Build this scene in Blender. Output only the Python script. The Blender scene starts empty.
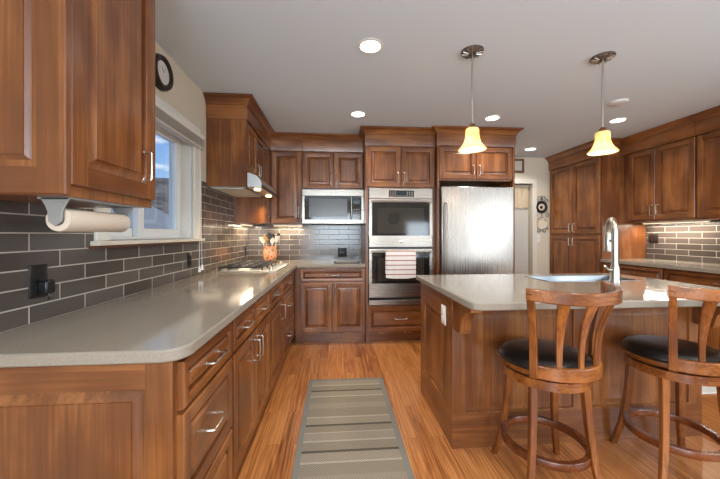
import bpy, bmesh, random
from math import sin, cos, pi, radians, atan, sqrt
from mathutils import Vector

S = bpy.context.scene
C = S.collection
random.seed(7)

# ------------------------------------------------------------------ camera
cam_d = bpy.data.cameras.new('camera'); cam = bpy.data.objects.new('camera', cam_d); C.objects.link(cam)
cam_d.sensor_width = 36.0; cam_d.lens = 315.0 / 720 * 36; cam_d.shift_y = -4.5 / 720; cam_d.clip_start = 0.02; cam_d.clip_end = 600
cam.location = (0, 0, 1.243); cam.rotation_euler = (pi / 2, 0, -atan(24 / 315))
S.camera = cam
S.view_settings.view_transform = 'Standard'; S.view_settings.look = 'None'
S.view_settings.gamma = 1; S.view_settings.use_curve_mapping = False
S.view_settings.exposure = 0.42

# ------------------------------------------------------------------ world (blue sky with clouds)
W = bpy.data.worlds.new('sky'); S.world = W; W.use_nodes = True
nt = W.node_tree; nt.nodes.clear()
def wn(t, **k):
    n = nt.nodes.new(t)
    for a, b in k.items(): setattr(n, a, b)
    return n
tc = wn('ShaderNodeTexCoord'); sep = wn('ShaderNodeSeparateXYZ'); nt.links.new(tc.outputs['Generated'], sep.inputs[0])
ramp = wn('ShaderNodeValToRGB'); nt.links.new(sep.outputs['Z'], ramp.inputs[0])
ramp.color_ramp.elements[0].position = 0.0; ramp.color_ramp.elements[0].color = (0.40, 0.62, 0.90, 1)
ramp.color_ramp.elements[1].position = 0.42; ramp.color_ramp.elements[1].color = (0.045, 0.20, 0.60, 1)
mp = wn('ShaderNodeMapping'); mp.inputs['Scale'].default_value = (3.0, 3.0, 11.0); nt.links.new(tc.outputs['Generated'], mp.inputs[0])
nz = wn('ShaderNodeTexNoise'); nz.inputs['Scale'].default_value = 2.3; nz.inputs['Detail'].default_value = 6; nt.links.new(mp.outputs[0], nz.inputs[0])
cr = wn('ShaderNodeValToRGB'); cr.color_ramp.elements[0].position = 0.53; cr.color_ramp.elements[1].position = 0.66; nt.links.new(nz.outputs[0], cr.inputs[0])
mx = wn('ShaderNodeMix', data_type='RGBA'); nt.links.new(cr.outputs[0], mx.inputs[0]); nt.links.new(ramp.outputs[0], mx.inputs[6]); mx.inputs[7].default_value = (0.85, 0.88, 0.92, 1)
bg = wn('ShaderNodeBackground'); bg.inputs[1].default_value = 1.0; nt.links.new(mx.outputs[2], bg.inputs[0])
wo = wn('ShaderNodeOutputWorld'); nt.links.new(bg.outputs[0], wo.inputs[0])

# ------------------------------------------------------------------ lights
def area(name, loc, rot, sx, sy, power, col=(1, 1, 1), spread=pi):
    d = bpy.data.lights.new(name, 'AREA'); d.shape = 'RECTANGLE'; d.size = sx; d.size_y = sy; d.energy = power; d.color = col; d.spread = spread
    o = bpy.data.objects.new(name, d); C.objects.link(o); o.location = loc; o.rotation_euler = rot
    return o
DAY = (0.78, 0.90, 1.0); WARM = (1.0, 0.80, 0.56)
area('daylight_rear_window', (0.0, -3.46, 1.4), (radians(112), 0, 0), 1.7, 1.3, 105, DAY)            # daylight through the wide window behind the viewer
area('daylight_rear_side_window', (2.8, -3.46, 1.3), (radians(100), 0, 0), 0.75, 0.75, 24, DAY)      # and the smaller one beside it
area('right_fill_light', (3.94, -1.0, 1.45), (0, radians(112), 0), 1.4, 2.5, 74, DAY)  # added fill light in a made-up right wall opening behind the viewer
area('left_fill_light', (-1.09, -1.6, 1.45), (0, radians(-114), 0), 1.3, 1.9, 70, DAY)  # added fill from the left, through an opening cut only for it
sun = bpy.data.lights.new('sun', 'SUN'); sun.energy = 2.6; sun.angle = radians(1); so = bpy.data.objects.new('sun', sun); C.objects.link(so); so.rotation_euler = Vector((-0.7, -0.2, -0.65)).to_track_quat('-Z', 'Y').to_euler()
def spot_down(name, loc, power, col=(1, 0.93, 0.84)):
    d = bpy.data.lights.new(name, 'SPOT'); d.energy = power; d.color = col; d.spot_size = radians(140); d.spot_blend = 0.8; d.shadow_soft_size = 0.06
    o = bpy.data.objects.new(name, d); C.objects.link(o); o.location = loc
    return o

# ------------------------------------------------------------------ materials
def lin(c):
    f = lambda v: v / 12.92 if v <= 0.04045 else ((v + 0.055) / 1.055) ** 2.4
    return tuple(f(v / 255) for v in c) + (1,)
def pm(name, col, rough=0.5, metal=0.0, coat=0.0, spec=0.5, emit=None, es=0.0, trans=0.0, bump=None):
    m = bpy.data.materials.new(name); m.use_nodes = True
    b = m.node_tree.nodes['Principled BSDF']
    b.inputs['Base Color'].default_value = lin(col); b.inputs['Roughness'].default_value = rough; b.inputs['Metallic'].default_value = metal
    b.inputs['Coat Weight'].default_value = coat; b.inputs['Coat Roughness'].default_value = 0.15; b.inputs['Specular IOR Level'].default_value = spec
    if emit: b.inputs['Emission Color'].default_value = lin(emit); b.inputs['Emission Strength'].default_value = es
    b.inputs['Transmission Weight'].default_value = trans
    n = N(m)
    # every surface carries a faint procedural variation of its colour and gloss
    t = n('ShaderNodeTexCoord'); z = n('ShaderNodeTexNoise'); z.inputs['Scale'].default_value = bump[0] if bump else 9.0; z.inputs['Detail'].default_value = 4
    m.node_tree.links.new(t.outputs['Object'], z.inputs[0])
    r = n('ShaderNodeMapRange'); r.inputs['To Min'].default_value = max(0.02, rough * 0.9); r.inputs['To Max'].default_value = min(1, rough * 1.1)
    m.node_tree.links.new(z.outputs[0], r.inputs[0]); m.node_tree.links.new(r.outputs[0], b.inputs['Roughness'])
    if bump:
        bp = n('ShaderNodeBump'); bp.inputs['Strength'].default_value = bump[1]; bp.inputs['Distance'].default_value = bump[2]
        m.node_tree.links.new(z.outputs[0], bp.inputs['Height']); m.node_tree.links.new(bp.outputs[0], b.inputs['Normal'])
    return m
def N(m):
    def f(t, **k):
        x = m.node_tree.nodes.new(t)
        for a, b in k.items(): setattr(x, a, b)
        return x
    return f
def L(m, a, b): m.node_tree.links.new(a, b)
def bsdf(m): return m.node_tree.nodes['Principled BSDF']
def ramp_of(n, stops):
    r = n('ShaderNodeValToRGB'); e = r.color_ramp.elements
    while len(e) < len(stops): e.new(0.5)
    for i, (p, c) in enumerate(stops): e[i].position = p; e[i].color = lin(c)
    return r

def wood(name, axis, cols, rough=0.3, across=11.0, along=0.75, coat=0.25):
    m = bpy.data.materials.new(name); m.use_nodes = True; n = N(m); b = bsdf(m)
    t = n('ShaderNodeTexCoord'); oi = n('ShaderNodeObjectInfo')
    sc = n('ShaderNodeVectorMath', operation='SCALE'); sc.inputs[0].default_value = (7.3, 3.1, 5.7); L(m, oi.outputs['Random'], sc.inputs['Scale'])
    ad = n('ShaderNodeVectorMath', operation='ADD'); L(m, t.outputs['Object'], ad.inputs[0]); L(m, sc.outputs[0], ad.inputs[1])
    mp = n('ShaderNodeMapping'); s = [across * 0.8] * 3; s[axis] = along * 1.8; mp.inputs['Scale'].default_value = s; L(m, ad.outputs[0], mp.inputs[0])
    a = n('ShaderNodeTexNoise'); a.inputs['Scale'].default_value = 1.0; a.inputs['Detail'].default_value = 5; a.inputs['Distortion'].default_value = 0.5; L(m, mp.outputs[0], a.inputs[0])
    mp2 = n('ShaderNodeMapping'); s2 = [across * 8] * 3; s2[axis] = along * 3; mp2.inputs['Scale'].default_value = s2; L(m, ad.outputs[0], mp2.inputs[0])
    f = n('ShaderNodeTexNoise'); f.inputs['Scale'].default_value = 1.0; f.inputs['Detail'].default_value = 3; L(m, mp2.outputs[0], f.inputs[0])
    bl = n('ShaderNodeTexNoise'); bl.inputs['Scale'].default_value = 4.5; bl.inputs['Detail'].default_value = 2; L(m, ad.outputs[0], bl.inputs[0])
    m1 = n('ShaderNodeMath', operation='MULTIPLY_ADD'); L(m, f.outputs[0], m1.inputs[0]); m1.inputs[1].default_value = 0.32; hs_ = n('ShaderNodeMath', operation='MULTIPLY_ADD'); L(m, a.outputs[0], hs_.inputs[0]); hs_.inputs[1].default_value = 0.6; hs_.inputs[2].default_value = 0.24; L(m, hs_.outputs[0], m1.inputs[2])
    m2 = n('ShaderNodeMath', operation='MULTIPLY_ADD'); L(m, bl.outputs[0], m2.inputs[0]); m2.inputs[1].default_value = 0.3; L(m, m1.outputs[0], m2.inputs[2])
    m3 = n('ShaderNodeMath', operation='MULTIPLY_ADD'); L(m, oi.outputs['Random'], m3.inputs[0]); m3.inputs[1].default_value = 0.08; L(m, m2.outputs[0], m3.inputs[2])
    r = ramp_of(n, [(0.55, cols[0]), (0.85, cols[1]), (1.0, cols[2])]); L(m, m3.outputs[0], r.inputs[0]); L(m, r.outputs[0], b.inputs['Base Color'])
    b.inputs['Roughness'].default_value = rough; b.inputs['Coat Weight'].default_value = coat; b.inputs['Coat Roughness'].default_value = 0.18
    bp = n('ShaderNodeBump'); bp.inputs['Strength'].default_value = 0.05; bp.inputs['Distance'].default_value = 0.001; L(m, f.outputs[0], bp.inputs['Height']); L(m, bp.outputs[0], b.inputs['Normal'])
    return m
CAB = ((68, 36, 15), (109, 62, 29), (145, 91, 47))
WX, WY, WZ = (wood('cabinet_wood_' + 'xyz'[i], i, CAB) for i in range(3))
WOODS = [WX, WY, WZ]
STO = ((60, 28, 9), (108, 57, 21), (150, 88, 37))
SX, SY, SZ = (wood('stool_wood_' + 'xyz'[i], i, STO, 0.26, 16.0, 1.5, 0.4) for i in range(3))

def floor_mat():
    m = bpy.data.materials.new('oak_floor'); m.use_nodes = True; n = N(m); b = bsdf(m)
    t = n('ShaderNodeTexCoord'); mp = n('ShaderNodeMapping'); mp.inputs['Rotation'].default_value = (0, 0, radians(90)); L(m, t.outputs['Object'], mp.inputs[0])
    br = n('ShaderNodeTexBrick'); br.offset = 0.37; br.inputs['Scale'].default_value = 1.0; br.inputs['Brick Width'].default_value = 0.95; br.inputs['Row Height'].default_value = 0.083
    br.inputs['Mortar Size'].default_value = 0.0009; br.inputs['Mortar Smooth'].default_value = 0.3; br.inputs['Bias'].default_value = 0.0
    br.inputs['Color1'].default_value = (0.0, 0.0, 0.0, 1); br.inputs['Color2'].default_value = (1, 1, 1, 1); br.inputs['Mortar'].default_value = (0.2, 0.2, 0.2, 1)
    L(m, mp.outputs[0], br.inputs[0])
    sh = n('ShaderNodeVectorMath', operation='MULTIPLY_ADD'); L(m, br.outputs['Color'], sh.inputs[0]); sh.inputs[1].default_value = (3, 5, 2); L(m, t.outputs['Object'], sh.inputs[2])
    g = n('ShaderNodeMapping'); g.inputs['Scale'].default_value = (20, 1.9, 1); L(m, sh.outputs[0], g.inputs[0])
    a = n('ShaderNodeTexNoise'); a.inputs['Scale'].default_value = 1.0; a.inputs['Detail'].default_value = 6; a.inputs['Distortion'].default_value = 1.4; L(m, g.outputs[0], a.inputs[0])
    w = n('ShaderNodeTexWave'); w.wave_type = 'BANDS'; w.bands_direction = 'X'; w.inputs['Scale'].default_value = 0.7; w.inputs['Distortion'].default_value = 14; w.inputs['Detail'].default_value = 3; w.inputs['Detail Scale'].default_value = 0.8; L(m, g.outputs[0], w.inputs[0])
    m1 = n('ShaderNodeMath', operation='MULTIPLY_ADD'); L(m, w.outputs['Fac'], m1.inputs[0]); m1.inputs[1].default_value = 0.22; L(m, a.outputs[0], m1.inputs[2])
    m2 = n('ShaderNodeMath', operation='MULTIPLY_ADD'); L(m, br.outputs['Color'], m2.inputs[0]); m2.inputs[1].default_value = 0.22; L(m, m1.outputs[0], m2.inputs[2])
    r = ramp_of(n, [(0.3, (96, 52, 22)), (0.6, (160, 96, 48)), (0.95, (196, 131, 75))]); L(m, m2.outputs[0], r.inputs[0])
    mm = n('ShaderNodeMix', data_type='RGBA'); L(m, br.outputs['Fac'], mm.inputs[0]); L(m, r.outputs[0], mm.inputs[6]); mm.inputs[7].default_value = lin((84, 44, 20)); L(m, mm.outputs[2], b.inputs['Base Color'])
    b.inputs['Roughness'].default_value = 0.3; b.inputs['Coat Weight'].default_value = 0.25; b.inputs['Coat Roughness'].default_value = 0.2
    return m
FLOOR = floor_mat()

def tile_mat(name, ax, zoff, uoff):
    # glossy narrow tile in running bond with pale grout; ax = horizontal axis of the wall
    m = bpy.data.materials.new(name); m.use_nodes = True; n = N(m); b = bsdf(m)
    t = n('ShaderNodeTexCoord'); s = n('ShaderNodeSeparateXYZ'); L(m, t.outputs['Object'], s.inputs[0]); c = n('ShaderNodeCombineXYZ')
    au = n('ShaderNodeMath', operation='ADD'); au.inputs[1].default_value = uoff; L(m, s.outputs[ax], au.inputs[0]); L(m, au.outputs[0], c.inputs[0])
    az = n('ShaderNodeMath', operation='ADD'); az.inputs[1].default_value = zoff; L(m, s.outputs[2], az.inputs[0]); L(m, az.outputs[0], c.inputs[1])
    br = n('ShaderNodeTexBrick'); br.offset = 0.5; br.inputs['Scale'].default_value = 1.0; br.inputs['Brick Width'].default_value = 0.26; br.inputs['Row Height'].default_value = 0.0675
    br.inputs['Mortar Size'].default_value = 0.0026; br.inputs['Mortar Smooth'].default_value = 0.1; br.inputs['Bias'].default_value = 0.0
    br.inputs['Color1'].default_value = lin((72, 63, 57)); br.inputs['Color2'].default_value = lin((88, 80, 74)); br.inputs['Mortar'].default_value = lin((176, 166, 154))
    L(m, c.outputs[0], br.inputs[0]); L(m, br.outputs['Color'], b.inputs['Base Color'])
    r = n('ShaderNodeMapRange'); r.inputs['To Min'].default_value = 0.16; r.inputs['To Max'].default_value = 0.7; L(m, br.outputs['Fac'], r.inputs[0]); L(m, r.outputs[0], b.inputs['Roughness'])
    bp = n('ShaderNodeBump'); bp.invert = True; bp.inputs['Strength'].default_value = 0.6; bp.inputs['Distance'].default_value = 0.002; L(m, br.outputs['Fac'], bp.inputs['Height']); L(m, bp.outputs[0], b.inputs['Normal'])
    return m

def stone_mat(name, c1, c2, rough):
    m = bpy.data.materials.new(name); m.use_nodes = True; n = N(m); b = bsdf(m)
    t = n('ShaderNodeTexCoord'); a = n('ShaderNodeTexNoise'); a.inputs['Scale'].default_value = 260; a.inputs['Detail'].default_value = 2; L(m, t.outputs['Object'], a.inputs[0])
    r = ramp_of(n, [(0.35, c1), (0.65, c2)]); L(m, a.outputs[0], r.inputs[0]); L(m, r.outputs[0], b.inputs['Base Color']); b.inputs['Roughness'].default_value = rough
    return m
COUNTER = stone_mat('taupe_solid_surface', (138, 129, 116), (147, 138, 125), 0.11)

def steel_mat(name, axis, col=(158, 149, 140), rough=0.27):
    m = bpy.data.materials.new(name); m.use_nodes = True; n = N(m); b = bsdf(m)
    t = n('ShaderNodeTexCoord'); mp = n('ShaderNodeMapping'); s = [240.0] * 3; s[axis] = 1.5; mp.inputs['Scale'].default_value = s; L(m, t.outputs['Object'], mp.inputs[0])
    a = n('ShaderNodeTexNoise'); a.inputs['Scale'].default_value = 1; a.inputs['Detail'].default_value = 2; L(m, mp.outputs[0], a.inputs[0])
    r = n('ShaderNodeMapRange'); r.inputs['To Min'].default_value = rough * 0.8; r.inputs['To Max'].default_value = rough * 1.25; L(m, a.outputs[0], r.inputs[0]); L(m, r.outputs[0], b.inputs['Roughness'])
    # broad, soft waviness of sheet metal
    z = n('ShaderNodeTexNoise'); z.inputs['Scale'].default_value = 2.4; z.inputs['Detail'].default_value = 1; L(m, t.outputs['Object'], z.inputs[0])
    bp = n('ShaderNodeBump'); bp.inputs['Strength'].default_value = 0.25; bp.inputs['Distance'].default_value = 0.02; L(m, z.outputs[0], bp.inputs['Height']); L(m, bp.outputs[0], b.inputs['Normal'])
    b.inputs['Base Color'].default_value = lin(col); b.inputs['Metallic'].default_value = 1.0
    return m
STEEL_V = steel_mat('brushed_steel_vertical', 2); STEEL_H = steel_mat('brushed_steel_level', 0)
STEEL_P = steel_mat('plain_steel', 1, (205, 204, 200), 0.38)
NICKEL = pm('satin_nickel', (190, 184, 174), 0.3, 1.0)
BGLASS = pm('black_glass', (26, 25, 25), 0.07, 0.0, 0.0, 0.4)
OVENGLASS = pm('oven_glass', (52, 46, 40), 0.08, 0.0, 0.0, 0.4)
BLACK = pm('black_plastic', (22, 21, 21), 0.35)
IRON = pm('cast_iron', (34, 34, 35), 0.5, 0.0, 0, 0.5, bump=(120, 0.2, 0.001))
WHITE = pm('white_vinyl', (226, 225, 220), 0.4)
TRIMW = pm('white_trim_paint', (221, 217, 206), 0.45)
WALLP = pm('cream_wall_paint', (206, 194, 172), 0.85, bump=(140, 0.08, 0.002))
HALLP = pm('pale_hall_paint', (216, 205, 186), 0.85, bump=(140, 0.08, 0.002))
CEILP = pm('ceiling_paint', (207, 218, 226), 0.9, bump=(90, 0.15, 0.003))
LEATHER = pm('black_leather', (17, 15, 14), 0.3, 0, 0.1, bump=(160, 0.15, 0.001))
DARKGAP = pm('dark_gap', (14, 13, 12), 0.8)
PAPER = pm('paper_towel', (198, 184, 166), 0.95, bump=(300, 0.3, 0.001))
GREYPL = pm('grey_plastic', (128, 128, 126), 0.45)
CREAMPL = pm('cream_plastic', (238, 233, 222), 0.4)
BRONZE = pm('dark_bronze', (44, 36, 32), 0.35, 0.3)
CLOCKF = pm('clock_face', (205, 200, 192), 0.5)
SILL = pm('dark_sill_wood', (92, 56, 36), 0.4)
EMIT = pm('lamp_lens', (255, 255, 255), 0.5, emit=(255, 252, 244), es=6.0)
EMITW = pm('warm_strip_lens', (255, 240, 210), 0.5, emit=(255, 232, 190), es=1.6)
BULB = pm('warm_bulb', (255, 230, 190), 0.5, emit=(255, 222, 165), es=5.0)

def glass_mat():
    m = bpy.data.materials.new('window_glass'); m.use_nodes = True; n = N(m); m.node_tree.nodes.remove(bsdf(m))
    o = [x for x in m.node_tree.nodes if x.type == 'OUTPUT_MATERIAL'][0]
    tr = n('ShaderNodeBsdfTransparent'); tr.inputs[0].default_value = (0.97, 0.985, 0.98, 1); gl = n('ShaderNodeBsdfGlossy'); gl.inputs['Roughness'].default_value = 0.02
    fc = n('ShaderNodeLayerWeight'); pw = n('ShaderNodeMath', operation='POWER'); L(m, fc.outputs['Facing'], pw.inputs[0]); pw.inputs[1].default_value = 5.0; lw = n('ShaderNodeMath', operation='MULTIPLY_ADD'); L(m, pw.outputs[0], lw.inputs[0]); lw.inputs[1].default_value = 0.9; lw.inputs[2].default_value = 0.04
    mx = n('ShaderNodeMixShader'); L(m, lw.outputs[0], mx.inputs[0]); L(m, tr.outputs[0], mx.inputs[1]); L(m, gl.outputs[0], mx.inputs[2]); L(m, mx.outputs[0], o.inputs[0])
    return m
GLASS = glass_mat()
def shade_mat():
    m = bpy.data.materials.new('amber_alabaster_glass'); m.use_nodes = True; n = N(m); b = bsdf(m); o = [x for x in m.node_tree.nodes if x.type == 'OUTPUT_MATERIAL'][0]
    t = n('ShaderNodeTexCoord'); z = n('ShaderNodeTexNoise'); z.inputs['Scale'].default_value = 16; z.inputs['Detail'].default_value = 4; z.inputs['Distortion'].default_value = 1.5; L(m, t.outputs['Object'], z.inputs[0])
    r = ramp_of(n, [(0.3, (238, 204, 152)), (0.7, (250, 230, 194))]); L(m, z.outputs[0], r.inputs[0]); L(m, r.outputs[0], b.inputs['Base Color']); b.inputs['Roughness'].default_value = 0.2
    L(m, r.outputs[0], b.inputs['Emission Color']); b.inputs['Emission Strength'].default_value = 0.12
    tl = n('ShaderNodeBsdfTranslucent'); L(m, r.outputs[0], tl.inputs[0])
    mx = n('ShaderNodeMixShader'); mx.inputs[0].default_value = 0.6; L(m, b.outputs[0], mx.inputs[1]); L(m, tl.outputs[0], mx.inputs[2]); L(m, mx.outputs[0], o.inputs[0])
    return m
SHADE = shade_mat()
def stripe_mat(name, axis, stops, period, base):
    # woven cloth with stripes: stops = [(position 0..1, colour)] repeated every period metres along an axis
    m = bpy.data.materials.new(name); m.use_nodes = True; n = N(m); b = bsdf(m)
    t = n('ShaderNodeTexCoord'); s = n('ShaderNodeSeparateXYZ'); L(m, t.outputs['Object'], s.inputs[0])
    d = n('ShaderNodeMath', operation='DIVIDE'); d.inputs[1].default_value = period; L(m, s.outputs[axis], d.inputs[0]); f = n('ShaderNodeMath', operation='FRACT'); L(m, d.outputs[0], f.inputs[0])
    r = ramp_of(n, stops); r.color_ramp.interpolation = 'CONSTANT'; L(m, f.outputs[0], r.inputs[0]); L(m, r.outputs[0], b.inputs['Base Color']); b.inputs['Roughness'].default_value = 0.95; b.inputs['Specular IOR Level'].default_value = 0.1
    return m, n, t, r, b

# ------------------------------------------------------------------ mesh builder
class MB:
    def __init__(s): s.v = []; s.f = []; s.m = []; s.sm = []
    def add(s, vs, fs, mat=0, smooth=False):
        o = len(s.v); s.v += [tuple(v) for v in vs]
        for i, f in enumerate(fs):
            s.f.append([o + k for k in f]); s.m.append(mat[i] if isinstance(mat, (list, tuple)) else mat); s.sm.append(smooth)
        return s
    def box(s, a, b, mat=0):
        (x0, y0, z0), (x1, y1, z1) = [[min(p, q) for p, q in zip(a, b)], [max(p, q) for p, q in zip(a, b)]]
        return s.add([(x0, y0, z0), (x1, y0, z0), (x1, y1, z0), (x0, y1, z0), (x0, y0, z1), (x1, y0, z1), (x1, y1, z1), (x0, y1, z1)],
                     [(3, 2, 1, 0), (4, 5, 6, 7), (0, 1, 5, 4), (1, 2, 6, 5), (2, 3, 7, 6), (3, 0, 4, 7)], mat)
    def loft(s, secs, mat=0, smooth=False, cap=True, closed=False):
        k = len(secs[0]); vs = [v for sec in secs for v in sec]; fs = []
        n = len(secs)
        for i in range(n if closed else n - 1):
            j = (i + 1) % n
            for q in range(k):
                r = (q + 1) % k; fs.append((i * k + q, i * k + r, j * k + r, j * k + q))
        s.add(vs, fs, mat, smooth)
        if cap and not closed:
            s.add(secs[0], [tuple(reversed(range(k)))], mat); s.add(secs[-1], [tuple(range(k))], mat)
        return s
    def prism(s, poly, z0, z1, mat=0, axis=2):
        def p(a, b, c): return ((a, b, c), (a, c, b), (c, a, b))[{2: 0, 1: 1, 0: 2}[axis]]
        return s.loft([[p(a, b, z0) for a, b in poly], [p(a, b, z1) for a, b in poly]], mat)
    def tube(s, pts, r, seg=10, mat=0, cap=True):
        pts = [Vector(p) for p in pts]; secs = []; n = len(pts); up = None
        for i, p in enumerate(pts):
            t = (pts[min(i + 1, n - 1)] - pts[max(i - 1, 0)]).normalized()
            if up is None: up = Vector((0, 0, 1)) if abs(t.z) < 0.9 else Vector((1, 0, 0))
            a = t.cross(up); a = a.normalized() if a.length > 1e-6 else t.orthogonal().normalized(); b = a.cross(t).normalized(); up = b
            rr = r[i] if isinstance(r, (list, tuple)) else r
            secs.append([p + a * (rr * cos(2 * pi * k / seg)) + b * (rr * sin(2 * pi * k / seg)) for k in range(seg)])
        return s.loft(secs, mat, True, cap)
    def lathe(s, prof, c=(0, 0, 0), axis=2, seg=32, mat=0, smooth=True):
        # prof: list of (radius, height along the axis)
        secs = []
        for r, h in prof:
            ring = []
            for k in range(seg):
                a = 2 * pi * k / seg; u, w = r * cos(a), r * sin(a)
                q = {2: (u, w, h), 1: (u, h, w), 0: (h, u, w)}[axis]
                ring.append((q[0] + c[0], q[1] + c[1], q[2] + c[2]))
            secs.append(ring)
        return s.loft(secs, mat, smooth, True)
    def ring(s, prof, c=(0, 0, 0), axis=2, seg=32, mat=0):
        # closed profile swept around: torus-like
        secs = []
        for k in range(seg):
            a = 2 * pi * k / seg; sec = []
            for r, h in prof:
                u, w = r * cos(a), r * sin(a); q = {2: (u, w, h), 1: (u, h, w), 0: (h, u, w)}[axis]
                sec.append((q[0] + c[0], q[1] + c[1], q[2] + c[2]))
            secs.append(sec)
        return s.loft(secs, mat, True, closed=True)
    def build(s, name, mats, parent=None, bevel=0.0, off=None, flat=False):
        me = bpy.data.meshes.new(name); o = bpy.data.objects.new(name, me); C.objects.link(o)
        d = Vector((0, 0, 0))
        if off is not None: d = Vector(off); o.location = d
        p = parent
        while p is not None: d = d + Vector(p.location); p = p.parent
        me.from_pydata([(Vector(v) - d) for v in s.v], [], s.f)
        for m in (mats if isinstance(mats, (list, tuple)) else [mats]): me.materials.append(m)
        for p, mi, sm in zip(me.polygons, s.m, s.sm): p.material_index = mi; p.use_smooth = sm
        bm = bmesh.new(); bm.from_mesh(me); bmesh.ops.remove_doubles(bm, verts=bm.verts, dist=1e-6)
        bmesh.ops.recalc_face_normals(bm, faces=bm.faces); bm.to_mesh(me); bm.free()
        me.set_sharp_from_angle(angle=radians(38))
        o.parent = parent
        if bevel:
            b = o.modifiers.new('edges', 'BEVEL'); b.width = bevel; b.segments = 2; b.limit_method = 'ANGLE'; b.angle_limit = radians(40); b.harden_normals = False
        return o

LABELS = {}
def tag(o, label, cat, group=None):
    o['label'] = label; o['category'] = cat
    if group: o['group'] = group
    return o
def thing(name, loc, label, cat, group=None):
    o = bpy.data.objects.new(name, None); C.objects.link(o); o.location = loc; o.empty_display_size = 0.1
    return tag(o, label, cat, group)
def structure(o): o['kind'] = 'structure'; return o
def kids(o): return [c for c in bpy.data.objects if c.parent == o]
def dup(o, loc, label, group=None, rz=None, parent=None):
    c = o.copy(); C.objects.link(c)
    if parent is None:
        c.location = loc; c['label'] = label
        if rz is not None: c.rotation_euler[2] = rz
    else: c.parent = parent
    for k in kids(o): dup(k, None, None, parent=c)
    return c

# frames for cabinet fronts: (u along the face, z up, n out of the face) -> world
class Face:
    def __init__(s, side, plane): s.side = side; s.plane = plane
    def p(s, u, n, z):
        return {'+x': (s.plane + n, u, z), '-x': (s.plane - n, u, z), '-y': (u, s.plane - n, z), '+y': (u, s.plane + n, z)}[s.side]
    def h(s): return 1 if s.side[1] == 'x' else 0       # grain axis of level members
def panel_front(mb, F, u0, u1, z0, z1, t, stile, level=False, n0=0.0, rev=0.030):
    # raised-panel front: nested rings; frame grain follows its members
    rings = [(0, 0.0), (0, t - 0.004), (0.004, t), (stile - 0.008, t), (stile - 0.004, t - 0.003), (stile, t - 0.019), (stile + 0.004, t - 0.019), (stile + rev, t - 0.004), (stile + rev + 0.001, t - 0.001)]
    secs = []
    for i, n in rings:
        secs.append([F.p(u0 + i, n0 + n, z0 + i), F.p(u1 - i, n0 + n, z0 + i), F.p(u1 - i, n0 + n, z1 - i), F.p(u0 + i, n0 + n, z1 - i)])
    H = F.h(); V = 2; pan = H if level else V
    vs = [v for sec in secs for v in sec]; fs = []; ms = []
    for r in range(len(secs) - 1):
        if r == 2: continue
        for q in range(4):
            w = (q + 1) % 4; fs.append((r * 4 + q, r * 4 + w, (r + 1) * 4 + w, (r + 1) * 4 + q))
            ms.append((H if q % 2 == 0 else V) if r < 5 else pan)
    i, n = rings[2]; j = rings[3][0]; e = len(vs)          # stiles run full height, rails butt between them
    vs += [F.p(u0 + j, n0 + n, z0 + i), F.p(u1 - j, n0 + n, z0 + i), F.p(u1 - j, n0 + n, z1 - i), F.p(u0 + j, n0 + n, z1 - i)]
    fs += [(8, e, 12, 15, e + 3, 11), (e + 1, 9, 10, e + 2, 14, 13), (e, e + 1, 13, 12), (15, 14, e + 2, e + 3)]; ms += [V, V, H, H]
    k = (len(secs) - 1) * 4; fs.append((k, k + 1, k + 2, k + 3)); ms.append(pan); fs.append((3, 2, 1, 0)); ms.append(pan)
    mb.add(vs, fs, ms)
def pull(F, u, z, n, vertical, parent, length=0.115):
    h = length / 2; mb = MB(); pts = []
    prof = [(-h, 0.0), (-h, 0.024), (-h + 0.002, 0.029), (-h + 0.007, 0.031), (0, 0.032), (h - 0.007, 0.031), (h - 0.002, 0.029), (h, 0.024), (h, 0.0)]
    for a, o in prof: pts.append(F.p(u, n + o, z + a) if vertical else F.p(u + a, n + o, z))
    mb.tube(pts, 0.0042, 8)
    for a in (-h, h):
        q = F.p(u, n, z + a) if vertical else F.p(u + a, n, z)
        ax = 0 if F.side[1] == 'x' else 1; sg = 1 if F.side[0] == '+' else -1
        mb.lathe([(0.008, 0), (0.008, 0.003 * sg), (0.005, 0.005 * sg)], q, ax, 10)
    return mb.build('handle', NICKEL, parent)
def door(t, F, u0, u1, z0, z1, hand=None, hz=None, stile=0.058, off=0.033):
    mb = MB(); panel_front(mb, F, u0, u1, z0, z1, 0.021, stile, rev=min(0.030, (u1 - u0 - 2 * stile) * 0.28)); d = mb.build('door', WOODS, t)
    if hand: pull(F, u1 - off if hand == '+' else u0 + off, hz, 0.02, True, d)
    return d
def drawer(t, F, u0, u1, z0, z1, stile=0.036, pl=0.115):
    mb = MB(); panel_front(mb, F, u0, u1, z0, z1, 0.021, stile, True, rev=0.018); d = mb.build('drawer', WOODS, t)
    pull(F, (u0 + u1) / 2, (z0 + z1) / 2, 0.018, False, d, pl)
    return d
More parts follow.
